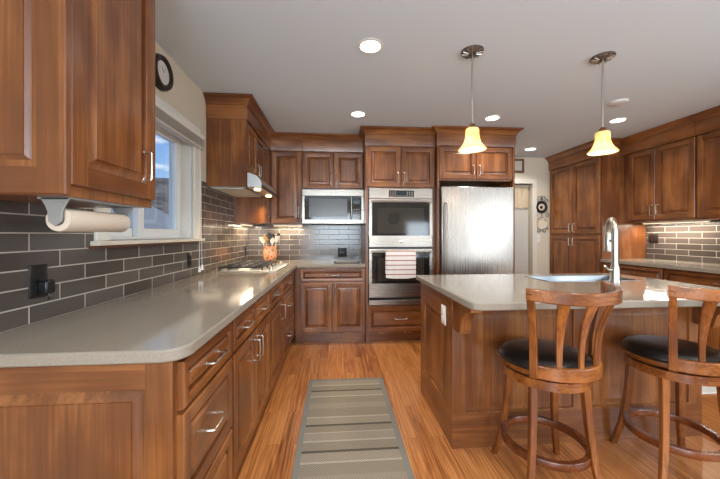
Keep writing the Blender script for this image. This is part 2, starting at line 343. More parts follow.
def crown(t, path, zf=2.262, zt=2.464, mats=None):
    # frieze board and crown moulding swept along path (list of (x, y)); outward is to the RIGHT of travel
    prof = [(0, zf), (0.006, zf), (0.008, zf + 0.006), (0.008, zf + 0.125), (0.018, zf + 0.128), (0.018, zf + 0.140), (0.022, zf + 0.144), (0.028, zf + 0.158), (0.045, zt - 0.028), (0.060, zt - 0.018), (0.066, zt - 0.018), (0.066, zt), (0, zt)]
    secs = []; n = len(path)
    for i, p in enumerate(path):
        def nrm(a, b):
            d = Vector((b[0] - a[0], b[1] - a[1])).normalized(); return Vector((d.y, -d.x))
        if i == 0: m = nrm(path[0], path[1])
        elif i == n - 1: m = nrm(path[-2], path[-1])
        else:
            a = nrm(path[i - 1], p); b = nrm(p, path[i + 1]); m = (a + b); m = m / (m.dot(a))
        secs.append([(p[0] + m.x * o, p[1] + m.y * o, z) for o, z in prof])
    mb = MB()
    for i in range(n - 1):
        ax = 0 if abs(path[i + 1][0] - path[i][0]) > abs(path[i + 1][1] - path[i][1]) else 1
        mb.loft([secs[i], secs[i + 1]], ax, cap=True)
    return mb.build('crown_molding', WOODS, t)

# ================================================================== the room
LX = -1.137; BY = 4.20; RX = 4.00; HY = 4.765; ZC = 2.468; RY = -3.5
FLX = MB().box((LX - 0.2, RY, -0.06), (RX + 0.2, 6.2, 0)); structure(FLX.build('floor', FLOOR))
structure(MB().box((LX - 0.2, RY, ZC), (RX + 0.2, 6.2, ZC + 0.1)).build('ceiling', CEILP))
# window over the counter: opening in the left wall
WY0, WY1, WZ0, WZ1 = 1.66, 2.585, 1.215, 2.02
mb = MB()
mb.box((LX - 0.16, -0.6, 0), (LX, WY0, ZC)).box((LX - 0.16, RY, 0), (LX, -2.6, ZC)).box((LX - 0.16, -2.6, 0), (LX, -0.6, 0.75)).box((LX - 0.16, -2.6, 2.15), (LX, -0.6, ZC)).box((LX - 0.16, WY1, 0), (LX, BY + 0.16, ZC)).box((LX - 0.16, WY0, 0), (LX, WY1, WZ0)).box((LX - 0.16, WY0, WZ1), (LX, WY1, ZC))  # opening behind the viewer is invented, cut for the left fill light
wl = structure(mb.build('wall_left', WALLP))
T = 0.009
mb = MB().box((LX, 0.9, 0.914), (LX + T, BY, WZ0 - 0.035)).box((LX, 0.9, WZ0 - 0.035), (LX + T, 1.56, 1.361)).box((LX, 2.765, WZ0 - 0.035), (LX + T, BY, 1.361)).box((LX, 2.765, 1.361), (LX + T, 3.602, 1.70))
mb.build('backsplash', tile_mat('wall_tile_left', 1, -0.914 + 0.0675 * 20 + 0.0013, -0.08), wl)
wb = structure(MB().box((LX, BY, 0), (2.07, BY + 0.16, ZC)).build('wall_back', WALLP))
MB().box((LX + T, BY - T, 0.914), (0.337, BY, 1.375)).build('backsplash', tile_mat('wall_tile_back', 0, -0.914 + 0.0675 * 20 + 0.0013, 1.0), wb)
structure(MB().box((1.95, BY + 0.16, 0), (2.07, HY, ZC)).build('wall_return', HALLP))
DX0, DX1, DZ = 2.60, 3.11, 2.065
mb = MB().box((1.95, HY, 0), (DX0, HY + 0.14, ZC)).box((DX1, HY, 0), (RX, HY + 0.14, ZC)).box((DX0, HY, DZ), (DX1, HY + 0.14, ZC))
structure(mb.build('wall_hall', HALLP))
wr = structure(MB().box((RX, 0.3, 0), (RX + 0.16, 6.2, ZC)).box((RX, RY, 0), (RX + 0.16, -2.3, ZC)).box((RX, -2.3, 0), (RX + 0.16, 0.3, 0.7)).box((RX, -2.3, 2.2), (RX + 0.16, 0.3, ZC)).build('wall_right', WALLP))  # unseen opening in this wall is added for the right fill light
MB().box((RX - T, 1.9, 0.94), (RX, 3.775, 1.40)).build('backsplash', tile_mat('wall_tile_right', 1, -0.94 + 0.0675 * 20 + 0.0013, 0.1), wr)
mb = MB().box((LX, RY - 0.14, 0), (RX, RY, 0.7)).box((LX, RY - 0.14, 2.12), (RX, RY, ZC)).box((LX, RY - 0.14, 0.7), (-0.9, RY, 2.12)).box((0.9, RY - 0.14, 0.7), (2.4, RY, 2.12)).box((3.2, RY - 0.14, 0.7), (RX, RY, 2.12)).box((2.4, RY - 0.14, 1.72), (3.2, RY, 2.12))
structure(mb.build('wall_rear', WALLP))
# hall doorway
DOORP = pm('pale_door_paint', (196, 192, 184), 0.5)
d1 = structure(MB().box((DX0 + 0.02, HY + 0.09, 0.01), (DX1 - 0.02, HY + 0.13, DZ - 0.02)).build('door_1', DOORP))
mb = MB().box((DX0 - 0.06, HY - 0.018, 0), (DX0 + 0.012, HY - 0.001, DZ + 0.06)).box((DX1 - 0.012, HY - 0.018, 0), (DX1 + 0.055, HY - 0.001, DZ + 0.06)).box((DX0 + 0.012, HY - 0.018, DZ - 0.012), (DX1 - 0.012, HY - 0.001, DZ + 0.06))
mb.build('frame', TRIMW, d1, 0.003)
structure(MB().box((1.95, HY + 0.9, 0), (RX, HY + 1.0, ZC)).build('wall_hall_end', HALLP))
structure(MB().box((3.17, HY - 0.014, 0), (3.36, HY - 0.001, 0.1)).build('baseboard_hall', TRIMW, None, 0.003))

# window_1: casing, jambs, sash frames, panes
w1 = bpy.data.objects.new('window_1', None); C.objects.link(w1); w1.location = (LX, 2.15, WZ0); structure(w1)
cw = 0.095
mb = MB().box((LX, WY0 - cw, WZ0), (LX + 0.02, WY0, WZ1 + cw)).box((LX, WY1, WZ0), (LX + 0.02, WY1 + cw + 0.02, WZ1 + cw)).box((LX, WY0, WZ1), (LX + 0.02, WY1, WZ1 + cw))
mb.build('casing', TRIMW, w1, 0.004)
mb = MB().box((LX - 0.16, WY0 - 0.001, WZ0), (LX, WY0 + 0.012, WZ1)).box((LX - 0.16, WY1 - 0.012, WZ0), (LX, WY1 + 0.001, WZ1)).box((LX - 0.16, WY0, WZ1 - 0.012), (LX, WY1, WZ1))
mb.build('jamb', TRIMW, w1)
mb = MB().box((LX - 0.14, WY0 - 0.12, WZ0 - 0.022), (LX + 0.045, WY1 + cw + 0.05, WZ0)); sl = mb.build('sill', pm('sill_paint', (206, 196, 180), 0.4), w1, 0.004)
MB().box((LX + 0.0, WY0 - 0.13, WZ0 - 0.036), (LX + 0.03, WY1 + cw + 0.04, WZ0 - 0.022)).build('sill_apron', SILL, w1, 0.003)
gx = LX - 0.105
def sash(y0, y1, x, name):
    f = 0.05; m = MB().box((x - 0.02, y0, WZ0 + 0.02), (x + 0.02, y0 + f, WZ1 - 0.03)).box((x - 0.02, y1 - f, WZ0 + 0.02), (x + 0.02, y1, WZ1 - 0.03))
    m.box((x - 0.02, y0 + f, WZ0 + 0.02), (x + 0.02, y1 - f, WZ0 + 0.02 + f)).box((x - 0.02, y0 + f, WZ1 - 0.03 - f), (x + 0.02, y1 - f, WZ1 - 0.03))
    s = m.build('sash', WHITE, w1, 0.003)
    MB().box((x - 0.003, y0 + f, WZ0 + 0.02 + f), (x + 0.003, y1 - f, WZ1 - 0.03 - f)).build('pane', GLASS, s)
sash(WY0 + 0.02, 2.11, gx - 0.03, 'a'); sash(2.04, WY1 - 0.03, gx + 0.012, 'b')
mb = MB().box((gx - 0.055, WY0 + 0.005, WZ0), (gx + 0.04, WY0 + 0.03, WZ1 - 0.012)).box((gx - 0.055, WY1 - 0.03, WZ0), (gx + 0.025, WY1 - 0.012, WZ1 - 0.012)).box((gx - 0.055, WY0, WZ0), (gx + 0.04, WY1 - 0.012, WZ0 + 0.02)).box((gx - 0.055, WY0, WZ1 - 0.03), (gx + 0.04, WY1 - 0.012, WZ1 - 0.012))
mb.build('frame', WHITE, w1, 0.003)

# view outside the window
def terrain(name, x0, x1, y0, y1, nx, ny, hf, mat):
    vs = []; fs = []
    for i in range(nx + 1):
        for j in range(ny + 1):
            x = x0 + (x1 - x0) * i / nx; y = y0 + (y1 - y0) * j / ny; vs.append((x, y, hf(x, y)))
    for i in range(nx):
        for j in range(ny):
            a = i * (ny + 1) + j; fs.append((a, a + 1, a + ny + 2, a + ny + 1))
    return MB().add(vs, fs, 0, True).build(name, mat)
HILLM = pm('dry_hillside', (112, 100, 90), 0.95); n_ = N(HILLM)
t_ = n_('ShaderNodeTexCoord'); z_ = n_('ShaderNodeTexNoise'); z_.inputs['Scale'].default_value = 0.35; z_.inputs['Detail'].default_value = 9; L(HILLM, t_.outputs['Object'], z_.inputs[0])
r_ = ramp_of(n_, [(0.36, (72, 64, 56)), (0.5, (96, 87, 78)), (0.64, (116, 107, 98))]); L(HILLM, z_.outputs[0], r_.inputs[0]); L(HILLM, r_.outputs[0], bsdf(HILLM).inputs['Base Color'])
def hf(x, y):
    d = sqrt(x * x + y * y); t = max(0, min(1, (d - 45) / 70.0)); t = t * t * (3 - 2 * t)
    return -1.6 + t * (21.5 + 2.2 * sin(x * 0.06) + 1.6 * sin(y * 0.045 + 1) + 0.6 * sin(x * 0.21 + y * 0.17))
structure(terrain('hill', -190, -30, 20, 240, 60, 70, hf, HILLM))
SNOW = pm('pale_frosty_ground', (186, 184, 180), 0.9, bump=(3, 0.3, 0.05))
structure(terrain('ground', -40, LX - 0.4, -6, 60, 6, 8, lambda x, y: -1.0, SNOW))
hs = thing('neighbour_house', (-11.2, 17.5, -1.0), 'low neighbouring house with a grey roof seen through the kitchen window', 'house')
MB().box((-14, 15.0, -1.0), (-9.6, 20.5, 1.5)).build('wall', pm('house_siding', (150, 146, 140), 0.8), hs)
mb = MB(); mb.prism([(-14.6, 1.45), (-14.6, 1.6), (-11.8, 3.15), (-9.0, 1.6), (-9.0, 1.45), (-11.8, 2.95)], 14.4, 21.0, 0, 1); mb.build('roof', pm('grey_shingles', (120, 120, 122), 0.85, bump=(6, 0.5, 0.05)), hs)
fn = thing('picket_fence', (-12, 27, -1.0), 'white picket fence beyond the neighbouring roof outside the window', 'fence')
mb = MB()
for k in range(60): mb.box((-19 + k * 0.2, 26.97, -1.0), (-18.88 + k * 0.2, 27.0, 2.55))
mb.build('picket', WHITE, fn)
MB().box((-19, 27.0, 0.4), (-7, 27.05, 0.55)).box((-19, 27.0, 1.7), (-7, 27.05, 1.85)).build('rail', WHITE, fn)

# blind
bl = thing('window_blind', (LX + 0.03, 2.2, 1.99), 'raised white slat blind bunched at the top of the kitchen window', 'blind')
MB().box((LX + 0.002, WY0 - 0.02, 2.026), (LX + 0.052, 2.70, 2.062)).build('headrail', TRIMW, bl, 0.003)
mb = MB()
for k in range(7): mb.box((LX + 0.006, WY0 - 0.015, 1.962 + k * 0.0095), (LX + 0.054, 2.695, 1.9655 + k * 0.0095))
mb.box((LX + 0.004, WY0 - 0.015, 1.942), (LX + 0.054, 2.695, 1.956)); mb.build('slats', pm('blind_slats', (196, 190, 178), 0.5), bl)
for i, (y, b) in enumerate(((2.575, 0.955), (2.625, 0.965))):
    c_ = MB().tube([(LX + 0.05, 2.61, 2.02), (LX + 0.058, 2.61 + (y - 2.61) * 0.4, 1.5), (LX + 0.062, y, b)], 0.0016, 6).build('pull_cord', WHITE, bl)
    MB().lathe([(0.003, 0.04), (0.007, 0.03), (0.011, 0.0), (0.011, -0.004), (0, -0.004)], (LX + 0.062, y, b), 2, 12).build('tassel', WHITE, c_)

# wall clock
ck = thing('wall_clock', (LX + 0.002, 2.115, 2.285), 'round dark-rimmed wall clock with a pale face above the window', 'clock')
MB().ring([(0.072, 0.002), (0.110, 0.002), (0.110, 0.022), (0.101, 0.042), (0.088, 0.042), (0.072, 0.030)], (LX + 0.002, 2.115, 2.285), 0, 40).build('rim', BRONZE, ck)
MB().lathe([(0.0, 0.003), (0.076, 0.003), (0.076, 0.028), (0, 0.028)], (LX + 0.002, 2.115, 2.285), 0, 40).build('dial', CLOCKF, ck)
for dy, dz in ((0.03, 0.045), (-0.02, 0.035)): MB().tube([(LX + 0.032, 2.115, 2.285), (LX + 0.032, 2.115 + dy, 2.285 + dz)], 0.0012, 6).build('hand', GREYPL, ck)

# ================================================================== base cabinets, left run (faces +x)
FL = Face('+x', -0.475); XB = LX + 0.004
def base_left(y0, y1, label, end=False):
    t = thing('base_cabinet', ((XB - 0.47) / 2, (y0 + y1) / 2, 0), label, 'cabinet', 'base cabinets under the left counter')
    MB().box((XB, y0 + 0.001, 0.12), (-0.475, y1 - 0.001, 0.874), 2).build('body', WOODS, t)
    MB().box((XB, y0 + 0.001, 0), (-0.505, y1 - 0.001, 0.12), 1).build('toe_kick', WOODS, t)
    return t
t = base_left(0.974, 1.44, 'three-drawer wood base cabinet at the open near end of the long left counter', True)
mb = MB(); FE = Face('-y', 0.974); panel_front(mb, FE, XB, -0.475, 0.0, 0.874, 0.02, 0.083)
mb.build('end_panel', WOODS, t)
for z0, z1 in ((0.717, 0.862), (0.405, 0.703), (0.15, 0.391)): drawer(t, FL, 0.982, 1.428, z0, z1, 0.05 if z1 - z0 > 0.2 else 0.036)
t = base_left(1.44, 2.23, 'wood base cabinet with paired doors under two drawers, beside the three-drawer end cabinet')
for a, b in ((1.452, 1.832), (1.84, 2.218)): drawer(t, FL, a, b, 0.717, 0.862)
door(t, FL, 1.452, 1.832, 0.15, 0.703, '+', 0.60); door(t, FL, 1.84, 2.218, 0.15, 0.703, '-', 0.60)
t = base_left(2.23, 2.73, 'narrow wood base cabinet with one drawer over a single door, left counter')
drawer(t, FL, 2.242, 2.718, 0.717, 0.862); door(t, FL, 2.242, 2.718, 0.15, 0.703, '+', 0.60)
t = base_left(2.73, 3.57, 'wood base cabinet of three drawers below the gas cooktop')
for z0, z1 in ((0.717, 0.862), (0.435, 0.703), (0.15, 0.421)): drawer(t, FL, 2.742, 3.44, z0, z1, 0.05 if z1 - z0 > 0.2 else 0.036)
# back run base (faces -y)
FB = Face('-y', 3.59)
t = thing('base_cabinet', (-0.05, 3.9, 0), 'wood base cabinet with one wide drawer over two doors, against the oven cabinet', 'cabinet')
MB().box((-0.465, 3.592, 0.12), (0.333, BY - 0.004, 0.874), 2).build('body', WOODS, t)
MB().box((-0.465, 3.665, 0), (0.333, BY - 0.004, 0.12), 0).build('toe_kick', WOODS, t)
FBd = Face('-y', 3.592)
drawer(t, FBd, -0.402, 0.322, 0.717, 0.862, 0.036, 0.13); door(t, FBd, -0.402, -0.046, 0.145, 0.703, '+', 0.61); door(t, FBd, -0.040, 0.322, 0.145, 0.703, '-', 0.61)

# L-shaped countertop
def arc(cx, cy, r, a0, a1, n=8): return [(cx + r * cos(radians(a0 + (a1 - a0) * i / n)), cy + r * sin(radians(a0 + (a1 - a0) * i / n))) for i in range(n + 1)]
poly = [(XB, 0.937)] + arc(-0.437 - 0.07, 0.937 + 0.07, 0.07, -90, 0) + [(-0.437, 3.52), (-0.425, 3.553), (-0.39, 3.556), (0.333, 3.556), (0.333, BY - 0.012), (XB + 0.008, BY - 0.012), (XB + 0.008, 0.94)]
poly[0] = (XB + 0.008, 0.937); poly.pop()
ct = MB().prism(poly, 0.876, 0.914).build('countertop', COUNTER, None, 0.006)
tag(ct, 'L-shaped taupe countertop running along the left wall and round to the ovens', 'countertop')

# ================================================================== wall cabinets, left
FU = Face('+x', -0.81)
t = thing('wall_cabinet', (-0.97, 1.2, 1.361), 'tall wood wall cabinet above the paper towel roll, left of the window', 'cabinet')
MB().box((XB, 0.996, 1.361), (-0.81, 1.452, 2.464), 2).build('body', WOODS, t)
mb = MB(); panel_front(mb, Face('-y', 1.004), XB, -0.79, 1.362, 2.464, 0.02, 0.085); mb.build('end_panel', WOODS, t)
door(t, FU, 1.006, 1.448, 1.394, 2.45, '+', 1.525, 0.07, 0.085)
# hood cabinet
t = thing('wall_cabinet', (-0.97, 3.22, 1.67), 'short two-door wood wall cabinet with tall side panels holding the range hood', 'cabinet')
MB().box((XB, 2.876, 1.803), (-0.81, 3.585, 2.464), 2).build('body', WOODS, t)
MB().box((XB, 2.856, 1.672), (-0.79, 2.876, 2.464), 2).build('side_panel', WOODS, t)
MB().box((XB, 3.585, 1.672), (-0.79, 3.598, 2.464), 2).build('side_panel', WOODS, t)
door(t, FU, 2.88, 3.227, 1.808, 2.25, '+', 1.885, 0.05); door(t, FU, 3.233, 3.58, 1.808, 2.25, '-', 1.885, 0.05)
crown(t, [(XB, 2.856), (-0.79, 2.856), (-0.79, 3.60)][::1])
# corner cabinet
t = thing('wall_cabinet', (-0.8, 3.9, 1.375), 'corner wood wall cabinet above the utensil crock, between the range hood and the microwave', 'cabinet')
mb = MB().prism([(XB + 0.006, 3.602), (-0.81, 3.602), (-0.81, 3.89), (-0.412, 3.89), (-0.412, BY - 0.012), (XB + 0.006, BY - 0.012)], 1.375, 2.464, 2); mb.build('body', WOODS, t)
FC = Face('-y', 3.89)
door(t, FU, 3.606, 3.865, 1.385, 2.25); door(t, FC, -0.775, -0.42, 1.385, 2.25, '+', 1.52)
crown(t, [(-0.79, 3.602), (-0.79, 3.87), (-0.412, 3.87)])
# over-microwave cabinet
t = thing('wall_cabinet', (-0.04, 4.0, 1.79), 'short two-door wood wall cabinet right above the microwave', 'cabinet')
MB().box((-0.408, 3.89, 1.80), (0.333, BY - 0.004, 2.464), 2).build('body', WOODS, t)
door(t, FC, -0.402, -0.030, 1.815, 2.25, '+', 1.91); door(t, FC, -0.024, 0.328, 1.815, 2.25, '-', 1.91)
crown(t, [(-0.408, 3.87), (0.333, 3.87)])

# tall oven cabinet
FO = Face('-y', 3.58)
t = thing('oven_cabinet', (0.741, 3.88, 0), 'tall wood cabinet housing the double wall oven', 'cabinet')
mb = MB().box((0.338, 3.58, 0.0), (0.368, BY - 0.004, 2.464), 2).box((1.114, 3.58, 0), (1.145, BY - 0.004, 2.464), 2).box((0.368, 3.58, 1.783), (1.114, BY - 0.004, 2.464), 2).box((0.368, 3.58, 0.11), (1.114, BY - 0.004, 0.440), 2).box((0.368, BY - 0.02, 0.44), (1.114, BY - 0.004, 1.783), 2)
mb.build('body', WOODS, t)
MB().box((0.369, 3.655, 0), (1.113, BY - 0.1, 0.108), 0).build('toe_kick', WOODS, t)
door(t, FO, 0.35, 0.738, 1.79, 2.25, '+', 1.90); door(t, FO, 0.744, 1.133, 1.79, 2.25, '-', 1.90)
drawer(t, FO, 0.35, 1.133, 0.14, 0.432, 0.055, 0.13)
crown(t, [(0.338, 3.802), (0.338, 3.568), (1.145, 3.568)])
# fridge cabinet
FF = Face('-y', 3.52)
t = thing('fridge_cabinet', (1.607, 3.85, 0), 'wood cabinet surround with two doors over the refrigerator', 'cabinet')
mb = MB().box((1.149, 3.5, 0), (1.168, BY - 0.004, 2.464), 2).box((2.042, 3.5, 0), (2.064, BY - 0.004, 2.464), 2).box((1.168, 3.52, 1.865), (2.042, BY - 0.004, 2.464), 2); mb.build('body', WOODS, t)
door(t, FF, 1.172, 1.602, 1.885, 2.25, '+', 1.985); door(t, FF, 1.608, 2.038, 1.885, 2.25, '-', 1.985)
crown(t, [(1.149, 3.501), (1.149, 3.5), (2.064, 3.5), (2.064, 4.19)])

# ================================================================== right side: pantry, wall cabinets, base, counter
FT = Face('-x', 3.39)
t = thing('pantry_cabinet', (3.7, 4.27, 0), 'tall four-door wood pantry cabinet at the far end of the right wall', 'cabinet')
MB().box((3.39, 3.78, 0.1), (RX - 0.004, 4.757, 2.464), 2).build('body', WOODS, t)
MB().box((3.46, 3.80, 0), (RX - 0.004, 4.757, 0.1), 1).build('toe_kick', WOODS, t)
for y0, y1, hnd in ((3.80, 4.257, '+'), (4.263, 4.735, '-')):
    door(t, FT, y0, y1, 1.262, 2.25, hnd, 1.345); door(t, FT, y0, y1, 0.13, 1.235, hnd, 1.15)
crown(t, [(3.37, 4.757), (3.37, 3.78), (3.602, 3.78)])
FR = Face('-x', 3.69)
def upper_right(y0, y1, split, label, gap=0):
    t = thing('wall_cabinet', (3.84, (y0 + y1) / 2, 1.40), label, 'cabinet', 'wall cabinets over the right counter')
    MB().box((3.69, y0 + 0.001, 1.40), (RX - 0.004, y1 - 0.001, 2.464), 2).build('body', WOODS, t)
    door(t, FR, y0 + 0.008, split - 0.003, 1.425, 2.25, '+', 1.53); door(t, FR, split + 0.003, y1 - gap - 0.008, 1.425, 2.25, '-', 1.53)
    crown(t, [(3.67, y1 - 0.001), (3.67, y0 + 0.001)])
    return t
upper_right(2.955, 3.778, 3.365, 'two-door wood wall cabinet next to the tall pantry, over the lit tiles', 0.07)
upper_right(2.05, 2.953, 2.5, 'wood wall cabinet nearest the edge of view on the right wall')
FRB = Face('-x', 3.41)
def base_right(y0, y1, n, label):
    t = thing('base_cabinet', (3.7, (y0 + y1) / 2, 0), label, 'cabinet', 'base cabinets under the right counter')
    MB().box((3.41, y0 + 0.001, 0.1), (RX - 0.004, y1 - 0.001, 0.898), 2).build('body', WOODS, t)
    MB().box((3.48, y0 + 0.001, 0), (RX - 0.004, y1 - 0.001, 0.1), 1).build('toe_kick', WOODS, t)
    w = (y1 - y0) / n
    for k in range(n):
        a, b = y0 + k * w + 0.008, y0 + (k + 1) * w - 0.008
        drawer(t, FRB, a, b, 0.73, 0.885); door(t, FRB, a, b, 0.13, 0.715, '+' if k % 2 == 0 else '-', 0.62)
base_right(3.03, 3.776, 1, 'wood base cabinet under the right counter, against the tall pantry')
base_right(2.0, 3.028, 1, 'wood base cabinet under the right counter, beyond the second stool')
ct = MB().box((3.36, 1.95, 0.90), (RX - 0.012, 3.774, 0.94)).build('countertop', COUNTER, None, 0.005)
tag(ct, 'straight taupe countertop on the right wall between pantry and edge of view', 'countertop')

# under-cabinet lights
def strip(name, a, b, label, power, axis):
    cx, cy, cz = [(p + q) / 2 for p, q in zip(a, b)]
    t = thing('under_cabinet_light', (cx, cy, a[2]), label, 'light', 'under-cabinet strip lights')
    MB().box(a, b).build('housing', WHITE, t)
    i = 0.006
    MB().box((a[0] + i, a[1] + i, a[2] - 0.004), (b[0] - i, b[1] - i, a[2])).build('diffuser', EMITW, t)
    ln = abs(b[axis] - a[axis]) - 0.02
    WARM = (1.0, 0.80, 0.56) if a[0] < 0 else (1.0, 0.90, 0.76)
    area(name, (cx, cy, a[2] - 0.006), (0, 0, 0) if axis == 0 else (0, 0, pi / 2), ln, 0.02, power, WARM)
strip('strip_glow', (-1.08, 3.64, 1.361), (-1.045, 4.1, 1.374), 'lit strip light under the corner cabinet along the left wall', 4.0, 1)
strip('strip_glow', (-0.80, 4.10, 1.361), (-0.43, 4.135, 1.374), 'lit strip light under the corner cabinet along the back wall', 3.2, 0)
strip('strip_glow', (3.86, 3.0, 1.384), (3.90, 3.70, 1.399), 'long lit strip light under the right wall cabinet next to the pantry', 8.0, 1)

# ================================================================== kitchen island
ix0, ix1, iy0, iy1 = 0.672, 2.26, 1.785, 2.46
t = thing('kitchen_island', ((ix0 + ix1) / 2, 2.2, 0), 'wood-panelled kitchen island base under the overhanging taupe top', 'island')
mb = MB().box((ix0 + 0.018, iy0 + 0.018, 0), (ix1 - 0.018, iy0 + 0.04, 0.874), 2).box((ix0 + 0.018, iy1 - 0.04, 0), (ix1 - 0.018, iy1 - 0.018, 0.874), 2).box((ix0 + 0.018, iy0 + 0.04, 0), (ix0 + 0.04, iy1 - 0.04, 0.874), 2).box((ix1 - 0.04, iy0 + 0.04, 0), (ix1 - 0.018, iy1 - 0.04, 0.874), 2)
mb.build('body', WOODS, t)
F1 = Face('-y', iy0 + 0.018)
def framed(mb, F, u0, u1, z0, z1, cuts, st, top, bot):
    # frame with several recessed raised panels
    H = F.h(); tk = 0.018
    def bx(a, b, c, d, m): mb.loft([[F.p(a, 0, c), F.p(b, 0, c), F.p(b, 0, d), F.p(a, 0, d)], [F.p(a, tk, c), F.p(b, tk, c), F.p(b, tk, d), F.p(a, tk, d)]], m)
    bx(u0, u1, z0, z0 + bot, H); bx(u0, u1, z1 - top, z1, H)
    xs = [u0] + list(cuts) + [u1]; w = []
    for i, c in enumerate(xs):
        a = c if i == 0 else (c - st if i == len(xs) - 1 else c - st / 2); w.append((a, a + st)); bx(a, a + st, z0 + bot, z1 - top, 2)
    for i in range(len(w) - 1):
        a, b = w[i][1], w[i + 1][0]; c, d = z0 + bot, z1 - top; secs = []
        for ins, n in ((0, tk), (0.008, tk - 0.003), (0.012, 0.006), (0.016, 0.005), (0.048, 0.013), (0.051, 0.013)):
            secs.append([F.p(a + ins, n, c + ins), F.p(b - ins, n, c + ins), F.p(b - ins, n, d - ins), F.p(a + ins, n, d - ins)])
        mb.loft(secs, 2, cap=False); mb.add(secs[-1], [(0, 1, 2, 3)], 2)
mb = MB(); framed(mb, F1, ix0, ix1, 0, 0.874, [(ix0 + ix1) / 2], 0.075, 0.07, 0.20); mb.build('front_panel', WOODS, t)
mb = MB(); framed(mb, Face('-x', ix0 + 0.018), iy0 + 0.0182, iy1, 0, 0.874, [], 0.085, 0.14, 0.20); mb.build('side_panel', WOODS, t)
mb = MB(); framed(mb, Face('+x', ix1 - 0.018), iy0 + 0.0182, iy1, 0, 0.874, [], 0.085, 0.14, 0.20); mb.build('side_panel', WOODS, t)
cor = [(iy0, 0.874), (1.535, 0.874), (1.535, 0.85), (1.59, 0.838), (1.635, 0.81), (1.66, 0.77), (1.668, 0.73), (1.678, 0.70), (iy0, 0.70)]
for cx in (ix0 + 0.004, ix1 - 0.064): MB().prism(cor, cx, cx + 0.06, 2, 0).build('corbel', WOODS, t, 0.003)
# island top with a sink cut-out
sx0, sx1, sy0, sy1 = 1.50, 2.19, 2.12, 2.39
tx0, tx1, ty0, ty1 = 0.655, 2.40, 1.468, 2.55
out = [(tx0, ty0 + 0.05), (tx0 + 0.012, ty0 + 0.018), (tx0 + 0.045, ty0), (tx1 - 0.04, ty0), (tx1, ty0 + 0.04), (tx1, ty1), (tx0, ty1)]
vs = []
for z in (0.876, 0.914): vs += [(x, y, z) for x, y in out]
hole = [(sx0, sy0), (sx1, sy0), (sx1, sy1), (sx0, sy1)]
for z in (0.876, 0.914): vs += [(x, y, z) for x, y in hole]
n = 7; a0, a1, h0, h1 = 0, 7, 14, 18; fs = [(i, (i + 1) % n, n + (i + 1) % n, n + i) for i in range(n)] + [(h0 + (i + 1) % 4, h0 + i, h1 + i, h1 + (i + 1) % 4) for i in range(4)]
for o, h in ((a0, h0), (a1, h1)):
    fs += [(o + 6, o + 0, o + 1, o + 2, h + 0, h + 3), (o + 2, o + 3, h + 1, h + 0), (o + 3, o + 4, o + 5, h + 2, h + 1), (o + 5, o + 6, h + 3, h + 2)]
it = MB().add(vs, fs).build('island_countertop', COUNTER, None, 0.006); tag(it, 'taupe countertop of the island with a sink cut in it', 'countertop')
# sink
t = thing('kitchen_sink', ((sx0 + sx1) / 2, (sy0 + sy1) / 2, 0.72), 'stainless sink basin set into the island top behind the tall tap', 'sink')
mb = MB(); q = 0.004
def rr(i, z): return [(sx0 + i, sy0 + i, z), (sx1 - i, sy0 + i, z), (sx1 - i, sy1 - i, z), (sx0 + i, sy1 - i, z)]
mb.loft([rr(-0.008, 0.9145), rr(-0.008, 0.9165), rr(0.003, 0.917), rr(0.006, 0.908), rr(0.02, 0.74), rr(0.05, 0.722)], 0, cap=False); mb.add(rr(0.05, 0.722), [(0, 1, 2, 3)]); mb.build('basin', steel_mat('sink_steel', 0, (142, 146, 150), 0.3), t)
MB().lathe([(0.04, 0.723), (0.04, 0.727), (0.028, 0.727), (0.026, 0.7235), (0, 0.7235)], (1.8, 2.26, 0), 2, 20).build('drain', NICKEL, t)
# faucet
fx, fy = 1.935, 2.05
t = thing('kitchen_faucet', (fx, fy, 0.914), 'tall brushed gooseneck faucet standing at the island sink', 'faucet')
MB().lathe([(0.0, 0.9145), (0.033, 0.9145), (0.034, 0.925), (0.029, 0.935), (0.030, 0.99), (0.027, 1.02), (0.022, 1.03), (0.020, 1.05), (0, 1.05)], (fx, fy, 0), 2, 24).build('base', NICKEL, t)
dx, dy = 0.085, 0.15; pts = [(fx, fy, 1.04), (fx, fy, 1.15), (fx, fy, 1.26)]
for k in range(1, 10):
    a = pi * k / 9; s_ = (1 - cos(a)) / 2; pts.append((fx + dx * s_, fy + dy * s_, 1.26 + 0.095 * sin(a)))
MB().tube(pts, 0.0185, 14).build('spout', NICKEL, t)
ex, ey = fx + dx, fy + dy
sp = MB().lathe([(0.019, 1.262), (0.021, 1.255), (0.024, 1.19), (0.026, 1.13), (0.024, 1.118), (0, 1.118)], (ex, ey, 0), 2, 20).build('spray_head', NICKEL, t)
MB().lathe([(0.0, -0.024), (0.011, -0.0265), (0.011, -0.02), (0, -0.02)], (ex, ey, 1.2), 1, 14).build('spray_button', BLACK, sp)
MB().tube([(fx - 0.028, fy, 1.0), (fx - 0.06, fy - 0.005, 1.005), (fx - 0.085, fy - 0.01, 1.03)], [0.011, 0.008, 0.006], 10).build('lever', NICKEL, t)
